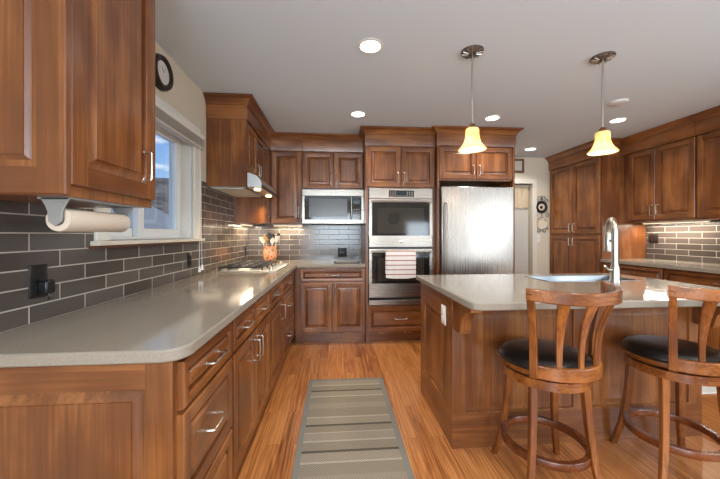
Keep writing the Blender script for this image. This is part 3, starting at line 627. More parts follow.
# outlet on island side
def outlet(name, F, u, z, mat, label, cat, group=None, w=0.072, h=0.117, plug=False, toggles=1):
    c = F.p(u, 0.0005, z - h / 2); t = thing(name, c, label, cat, group)
    mb = MB(); secs = []
    for i, n in ((0, 0.0006), (0, 0.003), (0.004, 0.006)): secs.append([F.p(u - w / 2 + i, n, z - h / 2 + i), F.p(u + w / 2 - i, n, z - h / 2 + i), F.p(u + w / 2 - i, n, z + h / 2 - i), F.p(u - w / 2 + i, n, z + h / 2 - i)])
    mb.loft(secs).build('cover_plate', mat, t)
    for k in (-1, 1):
        m2 = MB(); zz = z + k * 0.022; m2.loft([[F.p(u - 0.016, n, zz - 0.013), F.p(u + 0.016, n, zz - 0.013), F.p(u + 0.016, n, zz + 0.013), F.p(u - 0.016, n, zz + 0.013)] for n in (0.0062, 0.0082)]); m2.build('socket', DARKGAP if mat is BLACK else mat, t)
    return t
FI = Face('-x', ix0); outlet('wall_outlet', FI, 1.925, 0.745, CREAMPL, 'white electrical outlet on the end panel of the island', 'outlet')
FW = Face('+x', LX + T); FK = Face('-y', BY - T); FRW = Face('-x', RX - T)
outlet('wall_outlet', FW, 1.285, 1.068, BLACK, 'black outlet in the left tiles beneath the paper towel roll', 'outlet', None, 0.075, 0.125)
t = thing('phone_charger', (LX + 0.03, 1.292, 1.02), 'black plug adapter plugged into the left-hand tile outlet', 'charger')
mb = MB().box((LX + T + 0.0085, 1.272, 1.02), (LX + T + 0.042, 1.312, 1.07)); mb.build('plug_body', BLACK, t, 0.006)
MB().tube([(LX + 0.04, 1.292, 1.024), (LX + 0.045, 1.294, 1.008), (LX + 0.035, 1.30, 1.0)], 0.004, 8).build('cord', BLACK, t)
outlet('wall_outlet', FW, 2.52, 1.05, BLACK, 'black outlet in the left tiles beside the blind cord', 'outlet')
outlet('wall_outlet', FW, 4.03, 1.045, BLACK, 'black outlet in the left tiles behind the cooktop, near the corner', 'outlet')
outlet('wall_outlet', FK, 0.082, 1.012, BLACK, 'black outlet on the back wall tiles under the microwave', 'outlet', None, 0.115, 0.117)
outlet('wall_outlet', FRW, 3.68, 1.20, BRONZE, 'dark square outlet in the right wall tiles near the pantry', 'outlet', None, 0.12, 0.117)

# ================================================================== appliances
# range hood
t = thing('range_hood', (-0.95, 3.23, 1.665), 'stainless range hood with a curved visor above the cooktop', 'range hood')
y0, y1 = 2.879, 3.582
prof = [(XB + 0.01, 1.667), (XB + 0.01, 1.80), (-0.812, 1.80)]; 
MB().prism(prof[:1] + [(XB + 0.01, 1.80), (-0.812, 1.80), (-0.812, 1.675), (XB + 0.05, 1.667)], y0, y1, 0, 1).build('canopy', STEEL_P, t)
vis = [(-0.786, 1.668), (-0.786, 1.798)]
for k in range(0, 9):
    a = pi / 2 * k / 8; vis.append((-0.786 + 0.125 * sin(a), 1.683 + 0.115 * cos(a)))
vis += [(-0.661, 1.668)]
MB().prism(vis, 2.862, 3.596, 0, 1).build('visor', STEEL_P, t, 0.002)
MB().box((-0.655, 2.862, 1.662), (-0.661, 3.596, 1.69)).build('control_strip', BLACK, t)
MB().box((XB + 0.03, 2.90, 1.659), (-0.83, 3.56, 1.667)).build('filter', pm('hood_filter', (214, 212, 206), 0.45, 0.1), t)
for y in (2.98, 3.47):
    MB().lathe([(0, 1.655), (0.028, 1.655), (0.03, 1.667), (0, 1.667)], (-0.725, y, 0), 2, 18).build('lamp', BULB, t)
    s_ = spot_down('hood_lamp_glow', (-0.725, y, 1.648), 14, (1, 0.72, 0.42)); s_.data.shadow_soft_size = 0.025
# cooktop
t = thing('gas_cooktop', (-0.81, 3.17, 0.914), 'stainless gas cooktop with black grates on the left counter', 'cooktop')
cx0, cx1, cy0, cy1 = -1.05, -0.53, 2.86, 3.56
MB().box((cx0, cy0, 0.9145), (cx1, cy1, 0.924)).build('steel_tray', STEEL_P, t, 0.004)
for i, (ya, yb) in enumerate(((2.875, 3.10), (3.105, 3.315), (3.32, 3.545))):
    mb = MB(); xa, xb = cx0 + 0.015, -0.655; zt = 0.962
    for yy in (ya, yb - 0.012): mb.box((xa, yy, zt - 0.014), (xb, yy + 0.012, zt))
    for xx in (xa, xb - 0.012): mb.box((xx, ya, zt - 0.014), (xx + 0.012, yb, zt))
    ym = (ya + yb) / 2; mb.box((xa, ym - 0.006, zt - 0.014), (xb, ym + 0.006, zt))
    for xx in (xa + 0.1, (xa + xb) / 2, xb - 0.1): mb.box((xx - 0.006, ya, zt - 0.014), (xx + 0.006, yb, zt))
    for xx in (xa, xb - 0.012):
        for yy in (ya, yb - 0.012): mb.box((xx, yy, 0.924), (xx + 0.012, yy + 0.012, zt - 0.01))
    mb.build('grate', IRON, t, 0.002)
for bx, by in ((-0.95, 2.99), (-0.75, 2.99), (-0.85, 3.21), (-0.95, 3.43), (-0.75, 3.43)):
    b = MB().lathe([(0.05, 0.924), (0.048, 0.934), (0.03, 0.936), (0, 0.936)], (bx, by, 0), 2, 20).build('burner', NICKEL, t)
    MB().lathe([(0.034, 0.936), (0.034, 0.943), (0.03, 0.945), (0, 0.945)], (bx, by, 0), 2, 20).build('burner_cap', IRON, b)
for k in range(5):
    yy = 2.93 + k * 0.135; MB().lathe([(0.021, 0.924), (0.020, 0.944), (0.016, 0.950), (0, 0.951)], (-0.59, yy, 0), 2, 18).build('knob', NICKEL, t)
# microwave
t = thing('microwave_oven', (-0.03, 4.0, 1.376), 'stainless over-counter microwave with dark glass door, under the short wall cabinet', 'microwave')
mx0, mx1, my = -0.403, 0.335, 3.80
MB().box((mx0, my + 0.03, 1.378), (mx1, BY - 0.013, 1.797)).build('casing', BLACK, t)
mb = MB(); 
d_ = MB().box((mx0, my, 1.380), (mx1, my + 0.03, 1.425)).box((mx0, my, 1.715), (mx1, my + 0.03, 1.79)).box((mx0, my, 1.425), (mx0 + 0.03, my + 0.03, 1.715)).box((mx1 - 0.03, my, 1.425), (mx1, my + 0.03, 1.715)).build('door', STEEL_H, t, 0.003)
MB().box((mx0 + 0.03, my + 0.004, 1.425), (mx1 - 0.155, my + 0.02, 1.715)).build('door_glass', BGLASS, d_)
MB().box((mx0 + 0.08, my + 0.002, 1.46), (mx1 - 0.20, my + 0.004, 1.68)).build('view_screen', pm('mesh_screen', (74, 72, 72), 0.2, 0, 0.0, 0.4), d_)
MB().tube([(0.185, my, 1.45), (0.185, my - 0.035, 1.455), (0.185, my - 0.035, 1.685), (0.185, my, 1.69)], 0.011, 10).build('handle', STEEL_V, d_)
c_ = MB().box((mx1 - 0.153, my + 0.004, 1.425), (mx1 - 0.032, my + 0.02, 1.715)).build('control_panel', BGLASS, t)
mb = MB()
for i in range(3):
    for j in range(4): mb.box((mx1 - 0.125 + i * 0.03, my + 0.003, 1.455 + j * 0.03), (mx1 - 0.108 + i * 0.03, my + 0.004, 1.467 + j * 0.03))
mb.build('keypad', pm('keypad_grey', (126, 126, 124), 0.5), c_)
MB().box((mx1 - 0.128, my + 0.003, 1.62), (mx1 - 0.05, my + 0.004, 1.66)).build('display', pm('display_dim', (40, 52, 52), 0.2), c_)
# double wall oven
t = thing('double_wall_oven', (0.741, 3.86, 0.443), 'stainless double wall oven with a striped towel on its lower handle', 'oven')
ox0, ox1, oy = 0.374, 1.108, 3.552
MB().box((ox0 + 0.004, 3.585, 0.447), (ox1 - 0.004, BY - 0.03, 1.774)).build('casing', BLACK, t)
c_ = MB().box((ox0, oy, 1.660), (ox1, 3.584, 1.776)).build('control_panel', STEEL_H, t, 0.003)
MB().box((0.60, oy - 0.002, 1.676), (0.89, oy, 1.752)).build('display', BGLASS, c_)
mb = MB()
for i in range(10):
    for j in range(3):
        if 3 <= i <= 6 and j > 0: continue
        mb.box((0.612 + i * 0.0275, oy - 0.003, 1.683 + j * 0.022), (0.628 + i * 0.0275, oy - 0.002, 1.693 + j * 0.022))
mb.build('buttons', pm('button_grey', (140, 138, 132), 0.5), c_)
def oven_door(z0, z1, g0, g1):
    d = MB()
    d.box((ox0, oy, z0), (ox1, 3.584, g0)).box((ox0, oy, g1), (ox1, 3.584, z1)).box((ox0, oy, g0), (ox0 + 0.035, 3.584, g1)).box((ox1 - 0.035, oy, g0), (ox1, 3.584, g1))
    d = d.build('oven_door', STEEL_H, t, 0.003)
    MB().box((ox0 + 0.035, oy + 0.003, g0), (ox1 - 0.035, 3.58, g1)).build('door_glass', BGLASS, d)
    MB().box((ox0 + 0.1, oy + 0.001, g0 + 0.03), (ox1 - 0.1, oy + 0.003, g1 - 0.06)).build('view_window', OVENGLASS, d)
    hz = g1 + 0.012; mb = MB().tube([(ox0 + 0.03, oy - 0.05, hz), (ox1 - 0.03, oy - 0.05, hz)], 0.012, 12)
    for xx in (ox0 + 0.06, ox1 - 0.06): mb.tube([(xx, oy, hz), (xx, oy - 0.05, hz)], 0.009, 10)
    mb.build('handle', STEEL_H, d)
    return d
du = oven_door(1.105, 1.655, 1.235, 1.61); dl = oven_door(0.53, 1.085, 0.69, 1.04)
MB().lathe([(0, 0), (0.07, 0), (0.07, -0.0015), (0.045, -0.0015), (0.044, -0.0005), (0, -0.0005)], (0.66, oy + 0.0008, 1.43), 1, 28).build('convection_fan', pm('fan_dark', (24, 22, 20), 0.08), du)  # dark disc of the fan in the oven window
e_ = MB().lathe([(0, 0), (0.020, 0), (0.020, -0.003), (0.017, -0.004), (0, -0.004)], (0.741, oy, 1.17), 1, 24).build('emblem', pm('emblem_grey', (214, 212, 208), 0.25, 0.8), du)
MB().box((ox0 + 0.002, oy + 0.012, 0.502), (ox1 - 0.002, 3.584, 0.528)).build('vent_slot', DARKGAP, t)
MB().box((ox0, oy, 0.446), (ox1, 3.584, 0.50)).build('bottom_trim', STEEL_H, t, 0.003)
# towel over the lower handle
TOW, *_ = stripe_mat('striped_towel', 2, [(0.0, (222, 214, 206)), (0.62, (150, 60, 64)), (0.8, (222, 214, 206))], 0.052, None)
mb = MB(); hz = 1.052; yh = oy - 0.05; X0, X1 = 0.555, 0.895; secs = []
nx = 14
def tw(x, k):
    w = 0.003 * sin((x - X0) * 42) + 0.002 * sin((x - X0) * 90)
    return w
path = [(yh + 0.016, 0.80), (yh + 0.017, 0.95), (yh + 0.016, hz), (yh + 0.008, hz + 0.0145), (yh, hz + 0.0165), (yh - 0.008, hz + 0.0145), (yh - 0.016, hz), (yh - 0.019, 0.95), (yh - 0.018, 0.86), (yh - 0.018, 0.765)]
for i in range(nx + 1):
    x = X0 + (X1 - X0) * i / nx; s_ = []
    for k, (y, z) in enumerate(path): s_.append((x, y - (abs(tw(x, k)) if k > 6 else 0), z - (0.012 * (1 - ((x - 0.725) / 0.17) ** 2) if k == 9 else 0)))
    for k, (y, z) in reversed(list(enumerate(path))):
        c = Vector((yh, hz)); v = Vector((y, z)) - Vector((yh, max(z, 0) if z < hz else hz)); o = v.normalized() * 0.0025 if v.length > 0 else v
        s_.append((x, y - (abs(tw(x, k)) if k > 6 else 0) + o.x, z + o.y - (0.012 * (1 - ((x - 0.725) / 0.17) ** 2) if k == 9 else 0)))
    secs.append(s_)
tw_ = mb.loft(secs, 0, True).build('dish_towel', TOW, None, off=(0.725, yh, 0.765)); tag(tw_, 'white dish towel with red stripes hanging on the lower oven handle', 'towel')
# refrigerator
t = thing('refrigerator', (1.587, 3.8, 0), 'tall stainless refrigerator under the two-door cabinet', 'refrigerator')
rx0, rx1 = 1.176, 2.030
MB().box((rx0, 3.52, 0.02), (rx1, BY - 0.05, 1.785)).build('casing', pm('fridge_grey', (92, 92, 94), 0.5), t, 0.004)
d_ = MB().box((rx0 + 0.002, 3.452, 0.70), (rx1 - 0.002, 3.518, 1.792)).build('fridge_door', STEEL_V, t, 0.01)
MB().tube([(1.222, 3.452, 0.76), (1.222, 3.405, 0.775), (1.222, 3.40, 1.1), (1.222, 3.405, 1.585), (1.222, 3.452, 1.60)], 0.012, 12).build('handle', STEEL_V, d_)
d_ = MB().box((rx0 + 0.002, 3.452, 0.07), (rx1 - 0.002, 3.518, 0.69)).build('freezer_door', STEEL_V, t, 0.01)
MB().tube([(1.3, 3.452, 0.62), (1.3, 3.405, 0.62), (1.9, 3.405, 0.62), (1.9, 3.452, 0.62)], 0.012, 12).build('handle', STEEL_H, d_)

# ================================================================== small things on the left counter
# utensil crock and utensils
def crock_mat():
    m = pm('coral_floral_glaze', (206, 140, 108), 0.25); n = N(m); b = bsdf(m)
    t = n('ShaderNodeTexCoord'); v = n('ShaderNodeTexVoronoi'); v.inputs['Scale'].default_value = 22; L(m, t.outputs['Object'], v.inputs[0])
    r = ramp_of(n, [(0.22, (196, 84, 60)), (0.38, (226, 168, 130)), (0.62, (216, 150, 112)), (0.75, (150, 120, 70))]); L(m, v.outputs['Distance'], r.inputs[0]); L(m, r.outputs[0], b.inputs['Base Color'])
    return m
kx, ky = -0.83, 4.05
t = tag(MB().lathe([(0, 0.9145), (0.062, 0.9145), (0.072, 0.925), (0.086, 0.97), (0.087, 1.02), (0.076, 1.065), (0.078, 1.085), (0.086, 1.10), (0.080, 1.10), (0.070, 1.07), (0.076, 1.02), (0.074, 0.96), (0.06, 0.93), (0, 0.928)], (kx, ky, 0), 2, 32).build('utensil_crock', crock_mat(), None, off=(kx, ky, 0.914)), 'coral floral ceramic crock of cooking utensils in the counter corner', 'crock')
WSP = pm('pale_wooden_spoon', (190, 150, 96), 0.6); WHP = pm('white_silicone', (214, 208, 198), 0.5); DKP = pm('dark_nylon', (46, 38, 34), 0.45); SAG = pm('olive_silicone', (150, 138, 84), 0.5)
ut = [('wooden_spoon', WSP, -0.034, -0.035, 0.30, 'pale wooden spoon leaning left in the coral crock', 's'), ('cooking_spatula', WHP, -0.06, -0.02, 0.27, 'white spatula leaning far left in the coral crock', 'p'),
      ('cooking_ladle', DKP, -0.012, 0.01, 0.345, 'dark ladle standing tallest in the coral crock', 's'), ('cooking_spatula', DKP, 0.016, -0.015, 0.31, 'dark slotted spatula upright in the middle of the coral crock', 'p'),
      ('serving_spoon', WHP, 0.030, -0.05, 0.26, 'white serving spoon at the front of the coral crock', 's'), ('cooking_spatula', WHP, 0.062, -0.01, 0.285, 'white spatula leaning right in the coral crock', 'p'),
      ('cooking_spoon', DKP, 0.066, 0.02, 0.33, 'dark spoon leaning furthest right in the coral crock', 's'), ('wooden_spoon', SAG, -0.045, 0.025, 0.29, 'olive spoon at the rear of the coral crock', 's')]
for nm, m, du_, dv_, ht, lab, kind in ut:
    b0 = Vector((kx + du_ * 0.35, ky + dv_ * 0.35, 0.935)); b1 = Vector((kx + du_ * 1.3, ky + dv_ * 1.2, 0.914 + ht * 0.85))
    dr = (b1 - b0).normalized(); e = thing(nm, b0, lab, 'utensil', 'cooking utensils in the crock')
    MB().tube([b0, b0 + (b1 - b0) * 0.5, b1], [0.004, 0.004, 0.005], 8).build('handle', m, e)
    top = b1 + dr * 0.03; sd = Vector((1, 0.25, 0)).normalized(); th = dr.cross(sd).normalized()
    secs = []
    for k in range(9):
        a = k / 8; w = (0.028 * sin(pi * (0.06 + 0.88 * a)) if kind == 's' else (0.014 + 0.017 * min(1, a * 2.2))); c = b1 - dr * 0.004 + dr * (0.082 * a); bow = 0.006 * sin(pi * a) if kind == 's' else 0
        secs.append([c + sd * (w * cos(2 * pi * q / 10)) + th * (0.004 * sin(2 * pi * q / 10) + bow) for q in range(10)])
    MB().loft(secs, 0, True).build('head', m, e)
# board lying on the back counter
t = tag(MB().prism([(-0.025 + 0.02, 3.66), (0.255, 3.66), (0.275, 3.68), (0.275, 3.82), (0.255, 3.84), (-0.005, 3.84), (-0.025, 3.82), (-0.025, 3.68)], 0.9145, 0.926, 0).build('serving_tray', pm('slate_tray', (70, 66, 62), 0.4), None, 0.003, off=(0.125, 3.75, 0.914)), 'flat dark tray lying on the back counter beside the ovens', 'tray')
MB().box((0.0, 3.685, 0.9262), (0.25, 3.815, 0.9285)).build('inlay', pm('tray_inlay', (168, 158, 142), 0.4), t)

# paper towel holder and roll
pz = 1.300; px = -0.865
t = thing('paper_towel_holder', (px, 1.2, 1.3605), 'grey bracket holder screwed under the near left wall cabinet', 'holder')
for ya in (1.04, 1.347):
    pl = [(px - 0.045, 1.3605), (px + 0.045, 1.3605), (px + 0.03, 1.335), (px + 0.022, 1.315), (px + 0.02, 1.285), (px, 1.27), (px - 0.02, 1.285), (px - 0.022, 1.315), (px - 0.03, 1.335)]
    MB().prism(pl, ya, ya + 0.007, 0, 1).build('bracket', GREYPL, t, 0.002)
MB().box((px - 0.05, 1.04, 1.354), (px + 0.05, 1.354, 1.3605)).build('mounting_plate', GREYPL, t)
mb = MB().tube([(px, 1.049, pz), (px, 1.345, pz)], 0.007, 10); mb.build('rod', GREYPL, t)
r_ = MB().ring([(0.018, 1.052), (0.036, 1.052), (0.037, 1.055), (0.037, 1.338), (0.036, 1.341), (0.018, 1.341)], (px, 0, pz - 0.009), 1, 36).build('paper_towel_roll', PAPER, None, off=(px, 1.2, pz)); tag(r_, 'white paper towel roll on the holder under the left wall cabinet', 'paper towels')

# ================================================================== rug
def rug_mat():
    m = bpy.data.materials.new('striped_woven_rug'); m.use_nodes = True; n = N(m); b = bsdf(m)
    t = n('ShaderNodeTexCoord'); s = n('ShaderNodeSeparateXYZ'); L(m, t.outputs['Object'], s.inputs[0])
    d = n('ShaderNodeMath', operation='MULTIPLY_ADD'); d.inputs[1].default_value = -1 / 0.70; d.inputs[2].default_value = 0.885 / 0.70 + 2; L(m, s.outputs[1], d.inputs[0]); f = n('ShaderNodeMath', operation='FRACT'); L(m, d.outputs[0], f.inputs[0])
    A = (158, 146, 124); B = (136, 124, 104); Cc = (190, 180, 158); D = (84, 76, 66)
    A = (152, 141, 124); B = (143, 132, 115); Cc = (174, 164, 147); D = (94, 86, 75)
    r = ramp_of(n, [(0.0, A), (0.10, Cc), (0.118, B), (0.225, D), (0.252, A), (0.355, Cc), (0.373, B), (0.50, A), (0.60, B), (0.745, Cc), (0.763, A), (0.868, D), (0.895, B), (0.985, Cc)]); r.color_ramp.interpolation = 'CONSTANT'; L(m, f.outputs[0], r.inputs[0])
    w = n('ShaderNodeTexChecker'); w.inputs['Scale'].default_value = 120; w.inputs['Color1'].default_value = (0.66, 0.66, 0.66, 1); w.inputs['Color2'].default_value = (1.05, 1.05, 1.05, 1); L(m, t.outputs['Object'], w.inputs[0])
    z = n('ShaderNodeTexNoise'); z.inputs['Scale'].default_value = 90; L(m, t.outputs['Object'], z.inputs[0])
    mx = n('ShaderNodeMix', data_type='RGBA', blend_type='MULTIPLY'); mx.inputs[0].default_value = 1.0; L(m, r.outputs[0], mx.inputs[6]); L(m, w.outputs[0], mx.inputs[7]); L(m, mx.outputs[2], b.inputs['Base Color'])
    b.inputs['Roughness'].default_value = 1.0; b.inputs['Specular IOR Level'].default_value = 0.05
    bp = n('ShaderNodeBump'); bp.inputs['Strength'].default_value = 0.5; bp.inputs['Distance'].default_value = 0.003; L(m, z.outputs[0], bp.inputs['Height']); L(m, bp.outputs[0], b.inputs['Normal'])
    return m
ru = thing('runner_rug', (0.085, 1.79, 0), 'beige striped woven runner rug with a grey border on the wood floor', 'rug')
MB().box((-0.195, 0.905, 0.001), (0.365, 2.675, 0.008)).build('woven_field', rug_mat(), ru)
b0 = (-0.228, 0.872, 0.398, 2.708); b1 = (-0.195, 0.905, 0.365, 2.675)
mb = MB().box((b0[0], b0[1], 0.001), (b1[0], b0[3], 0.009)).box((b1[2], b0[1], 0.001), (b0[2], b0[3], 0.009)).box((b1[0], b0[1], 0.001), (b1[2], b1[1], 0.009)).box((b1[0], b1[3], 0.001), (b1[2], b0[3], 0.009))
mb.build('border', pm('grey_rug_binding', (120, 116, 108), 0.95, bump=(400, 0.4, 0.001)), ru)

# ================================================================== bar stools
def stool(loc, label):
    t = thing('bar_stool', loc, label, 'bar stool', 'wooden bar stools at the island'); ox, oy_, _ = loc
    def P(x, y, z): return (ox + x, oy_ + y, z)
    MB().lathe([(0, 0.672), (0.10, 0.671), (0.165, 0.664), (0.198, 0.650), (0.212, 0.630), (0.210, 0.618), (0, 0.618)], (ox, oy_, 0), 2, 48).build('seat', LEATHER, t)
    MB().lathe([(0, 0.588), (0.19, 0.588), (0.206, 0.592), (0.212, 0.600), (0.210, 0.617), (0, 0.617)], (ox, oy_, 0), 2, 48).build('seat_rim', SX, t)
    MB().lathe([(0, 0.578), (0.09, 0.578), (0.09, 0.591), (0, 0.591)], (ox, oy_, 0), 2, 24).build('swivel_plate', BLACK, t)
    MB().ring([(0.13, 0.535), (0.196, 0.535), (0.196, 0.577), (0.13, 0.577)], (ox, oy_, 0), 2, 40).build('seat_base', SX, t)
    for sx in (-1, 1):
        for sy in (-1, 1):
            secs = []
            for k in range(9):
                a = k / 8; z = 0.577 * (1 - a); bow = 0.010 * sin(pi * a) - 0.008 * max(0, a - 0.75) * 4
                cx = sx * (0.120 + 0.047 * a - bow); cy = sy * (0.122 + 0.064 * a - bow); w = 0.0175 - 0.004 * a
                secs.append([P(cx - w, cy - w, z), P(cx + w, cy - w, z), P(cx + w, cy + w, z), P(cx - w, cy + w, z)])
            lg = MB().loft(secs).build('leg', SZ, t, 0.004); lg.rotation_euler[2] = radians(-20)
    MB().ring([(0.176, 0.186), (0.200, 0.186), (0.202, 0.189), (0.202, 0.218), (0.200, 0.221), (0.176, 0.221), (0.174, 0.218), (0.174, 0.189)], (ox, oy_, 0), 2, 56).build('foot_ring', wood('dark_ring_wood', 0, ((62, 28, 12), (92, 44, 18), (120, 62, 26)), 0.25, 16, 3, 0.4) if 'dark_ring_wood' not in bpy.data.materials else bpy.data.materials['dark_ring_wood'], t)
    def arcs(a0, a1, r, z, dr, dz, name, n=24, lift=0.0):
        secs = []
        for k in range(n + 1):
            a = radians(a0 + (a1 - a0) * k / n); c, s_ = cos(a), sin(a); e = lift * (abs(2 * k / n - 1) ** 2)
            secs.append([P((r - dr) * c, (r - dr) * s_, z - dz + e), P((r + dr) * c, (r + dr) * s_, z - dz + e), P((r + dr) * c, (r + dr) * s_, z + dz + e), P((r - dr) * c, (r - dr) * s_, z + dz + e)])
        return MB().loft(secs).build(name, SX, t, 0.005)
    arcs(207, 333, 0.224, 0.627, 0.012, 0.030, 'lower_rail')
    def upright(a, w0, w1, th, z0, z1, name, r0=0.228, r1=0.262):
        secs = []; a = radians(a); rad = Vector((cos(a), sin(a), 0)); tan = Vector((-sin(a), cos(a), 0))
        for k in range(11):
            q = k / 10; z = z0 + (z1 - z0) * q; r = r0 + (r1 - r0) * q - 0.022 * sin(pi * q); w = w0 + (w1 - w0) * q ** 1.6
            c = Vector(P(0, 0, z)) + rad * r
            secs.append([c - tan * w - rad * th, c + tan * w - rad * th, c + tan * w + rad * th, c - tan * w + rad * th])
        MB().loft(secs).build(name, SZ, t, 0.003)
    for a in (211, 335): upright(a, 0.016, 0.015, 0.013, 0.597, 0.99, 'back_post', 0.228, 0.298)
    for a in (236, 260, 284, 309): upright(a, 0.0115, 0.026, 0.0065, 0.655, 0.965, 'slat', 0.224, 0.290)
    arcs(208, 342, 0.296, 0.972, 0.012, 0.027, 'top_rail', 28, 0.012)
    t.rotation_euler[2] = radians(14)
    return t
s1 = stool((1.055, 1.525, 0), 'wooden bar stool with black seat, first along the island from the rug')
s2 = dup(s1, (1.775, 1.535, 0), 'wooden bar stool with black seat, further from the rug, cut by the picture edge', rz=radians(10))
for k in kids(s2):
    if k.name.startswith('leg'): k.rotation_euler[2] = radians(-25)

# ================================================================== pendants and ceiling fittings
def pendant(loc, label):
    x, y, _ = loc; t = thing('pendant_light', loc, label, 'pendant light', 'pendant lights over the island')
    mb = MB(); prof = [(0, 2.452), (0.02, 2.446), (0.025, 2.45), (0.068, 2.456), (0.073, 2.461), (0.073, 2.467), (0, 2.467)]; mb.lathe(prof, (x, y, 0), 2, 36)
    c = mb.build('canopy', pm('etched_silver', (120, 116, 112), 0.3, 0.8) if 'etched_silver' not in bpy.data.materials else bpy.data.materials['etched_silver'], t)
    mb = MB()
    for k in range(12):
        a = 2 * pi * k / 12; mb.tube([(x + 0.026 * cos(a), y + 0.026 * sin(a), 2.449), (x + 0.066 * cos(a + 0.12), y + 0.066 * sin(a + 0.12), 2.454)], [0.003, 0.005], 6)
    mb.build('fluting', NICKEL, c)
    MB().tube([(x, y, 2.45), (x, y, 1.975)], 0.0062, 10).build('stem', NICKEL, t)
    MB().lathe([(0, 1.985), (0.014, 1.983), (0.022, 1.970), (0.026, 1.957), (0.026, 1.950), (0, 1.950)], (x, y, 0), 2, 20).build('socket_cap', pm('aged_bronze', (120, 84, 50), 0.4, 0.7) if 'aged_bronze' not in bpy.data.materials else bpy.data.materials['aged_bronze'], t)
    pr = [(0.028, 1.954), (0.039, 1.951), (0.0435, 1.94), (0.043, 1.918), (0.046, 1.888), (0.055, 1.858), (0.067, 1.838), (0.083, 1.82), (0.090, 1.812)]
    inn = [(r - 0.004, z - 0.002) for r, z in reversed(pr)]
    MB().ring(pr + inn, (x, y, 0), 2, 40).build('shade', SHADE, t)
    MB().lathe([(0, 1.834), (0.016, 1.839), (0.025, 1.855), (0.025, 1.872), (0.014, 1.905), (0.012, 1.95), (0, 1.95)], (x, y, 0), 2, 20).build('bulb', BULB, t)
    return t
p1 = pendant((0.905, 2.035, 2.467), 'pendant light with amber bell shade hanging over the end of the island by the ovens')
p2 = dup(p1, (1.83, 2.035, 2.467), 'pendant light with amber bell shade hanging above the tall faucet')
for x in (0.905, 1.83):
    d = bpy.data.lights.new('pendant_glow', 'POINT'); d.energy = 2.0; d.color = (1, 0.9, 0.74); d.shadow_soft_size = 0.03; o = bpy.data.objects.new('pendant_glow', d); C.objects.link(o); o.location = (x, 2.035, 1.815)
dls = [(0.222, 2.03, 'lit round ceiling downlight above the rug, largest and nearest the left cabinets'), (0.222, 3.18, 'lit round ceiling downlight in front of the microwave cabinets'), (1.63, 3.18, 'lit round ceiling downlight in front of the refrigerator cabinet'),
       (2.76, 4.29, 'lit round ceiling downlight in the hall beside the pantry'), (2.995, 3.14, 'lit round ceiling downlight near the right wall cabinets, above a pendant shade')]
first = None
for x, y, lab in dls:
    if first is None:
        t = first = thing('ceiling_downlight', (x, y, ZC), lab, 'downlight', 'recessed ceiling downlights')
        MB().ring([(0.066, 2.462), (0.068, 2.4615), (0.084, 2.465), (0.085, 2.4675), (0.066, 2.4675)], (x, y, 0), 2, 36).build('trim_ring', WHITE, t)
        MB().lathe([(0, 2.4655), (0.066, 2.4655), (0.066, 2.4675), (0, 2.4675)], (x, y, 0), 2, 36).build('lens', EMIT, t)
    else: dup(first, (x, y, ZC), lab)
    spot_down('ceiling_spot', (x, y, 2.455), 40)
for x, y in ((1.63, 0.9), (0.222, 0.6), (2.995, 1.2)): spot_down('ceiling_spot', (x, y, 2.455), 40)  # extra unseen spots without fittings, added to brighten the room
t = thing('smoke_detector', (2.59, 2.71, ZC), 'small white round detector on the ceiling near a downlight', 'smoke detector')
MB().lathe([(0, 2.445), (0.045, 2.445), (0.07, 2.452), (0.078, 2.4675), (0, 2.4675)], (2.59, 2.71, 0), 2, 32).build('cover', pm('detector_white', (214, 213, 210), 0.5), t)

# ================================================================== hall wall things
t = thing('picture_frame', (2.83, HY, 2.23), 'brown wooden frame with a pale picture high on the hall wall', 'picture')
a0, a1, c0, c1 = 2.63, 2.955, 2.225, 2.44; f = 0.03
mb = MB().box((a0, HY - 0.02, c0), (a0 + f, HY - 0.001, c1)).box((a1 - f, HY - 0.02, c0), (a1, HY - 0.001, c1)).box((a0 + f, HY - 0.02, c0), (a1 - f, HY - 0.001, c0 + f)).box((a0 + f, HY - 0.02, c1 - f), (a1 - f, HY - 0.001, c1)); mb.build('frame', pm('gilt_brown', (118, 88, 54), 0.4), t, 0.003)
MB().box((a0 + f, HY - 0.008, c0 + f), (a1 - f, HY - 0.001, c1 - f)).build('print', pm('pale_print', (206, 202, 190), 0.6), t)
# lace valance on the door
t = thing('lace_valance', (2.9, HY + 0.08, 1.66), 'short tan lace valance hung at the top of the hall doorway', 'curtain')
mb = MB(); secs = []
for k in range(25):
    x = 2.63 + 0.45 * k / 24; o = 0.006 * sin(k * 1.4); zb = 1.66 + 0.022 * abs(sin(k * pi / 6)); yy = HY + 0.07
    secs.append([(x, yy + o, zb), (x, yy + o, 2.03), (x, yy + o + 0.003, 2.03), (x, yy + o + 0.003, zb)])
mb.loft(secs, 0, True).build('cloth', pm('tan_lace', (198, 182, 154), 0.9), t)
MB().tube([(2.625, HY + 0.072, 2.03), (3.09, HY + 0.072, 2.03)], 0.006, 8).build('rod', WHITE, t)
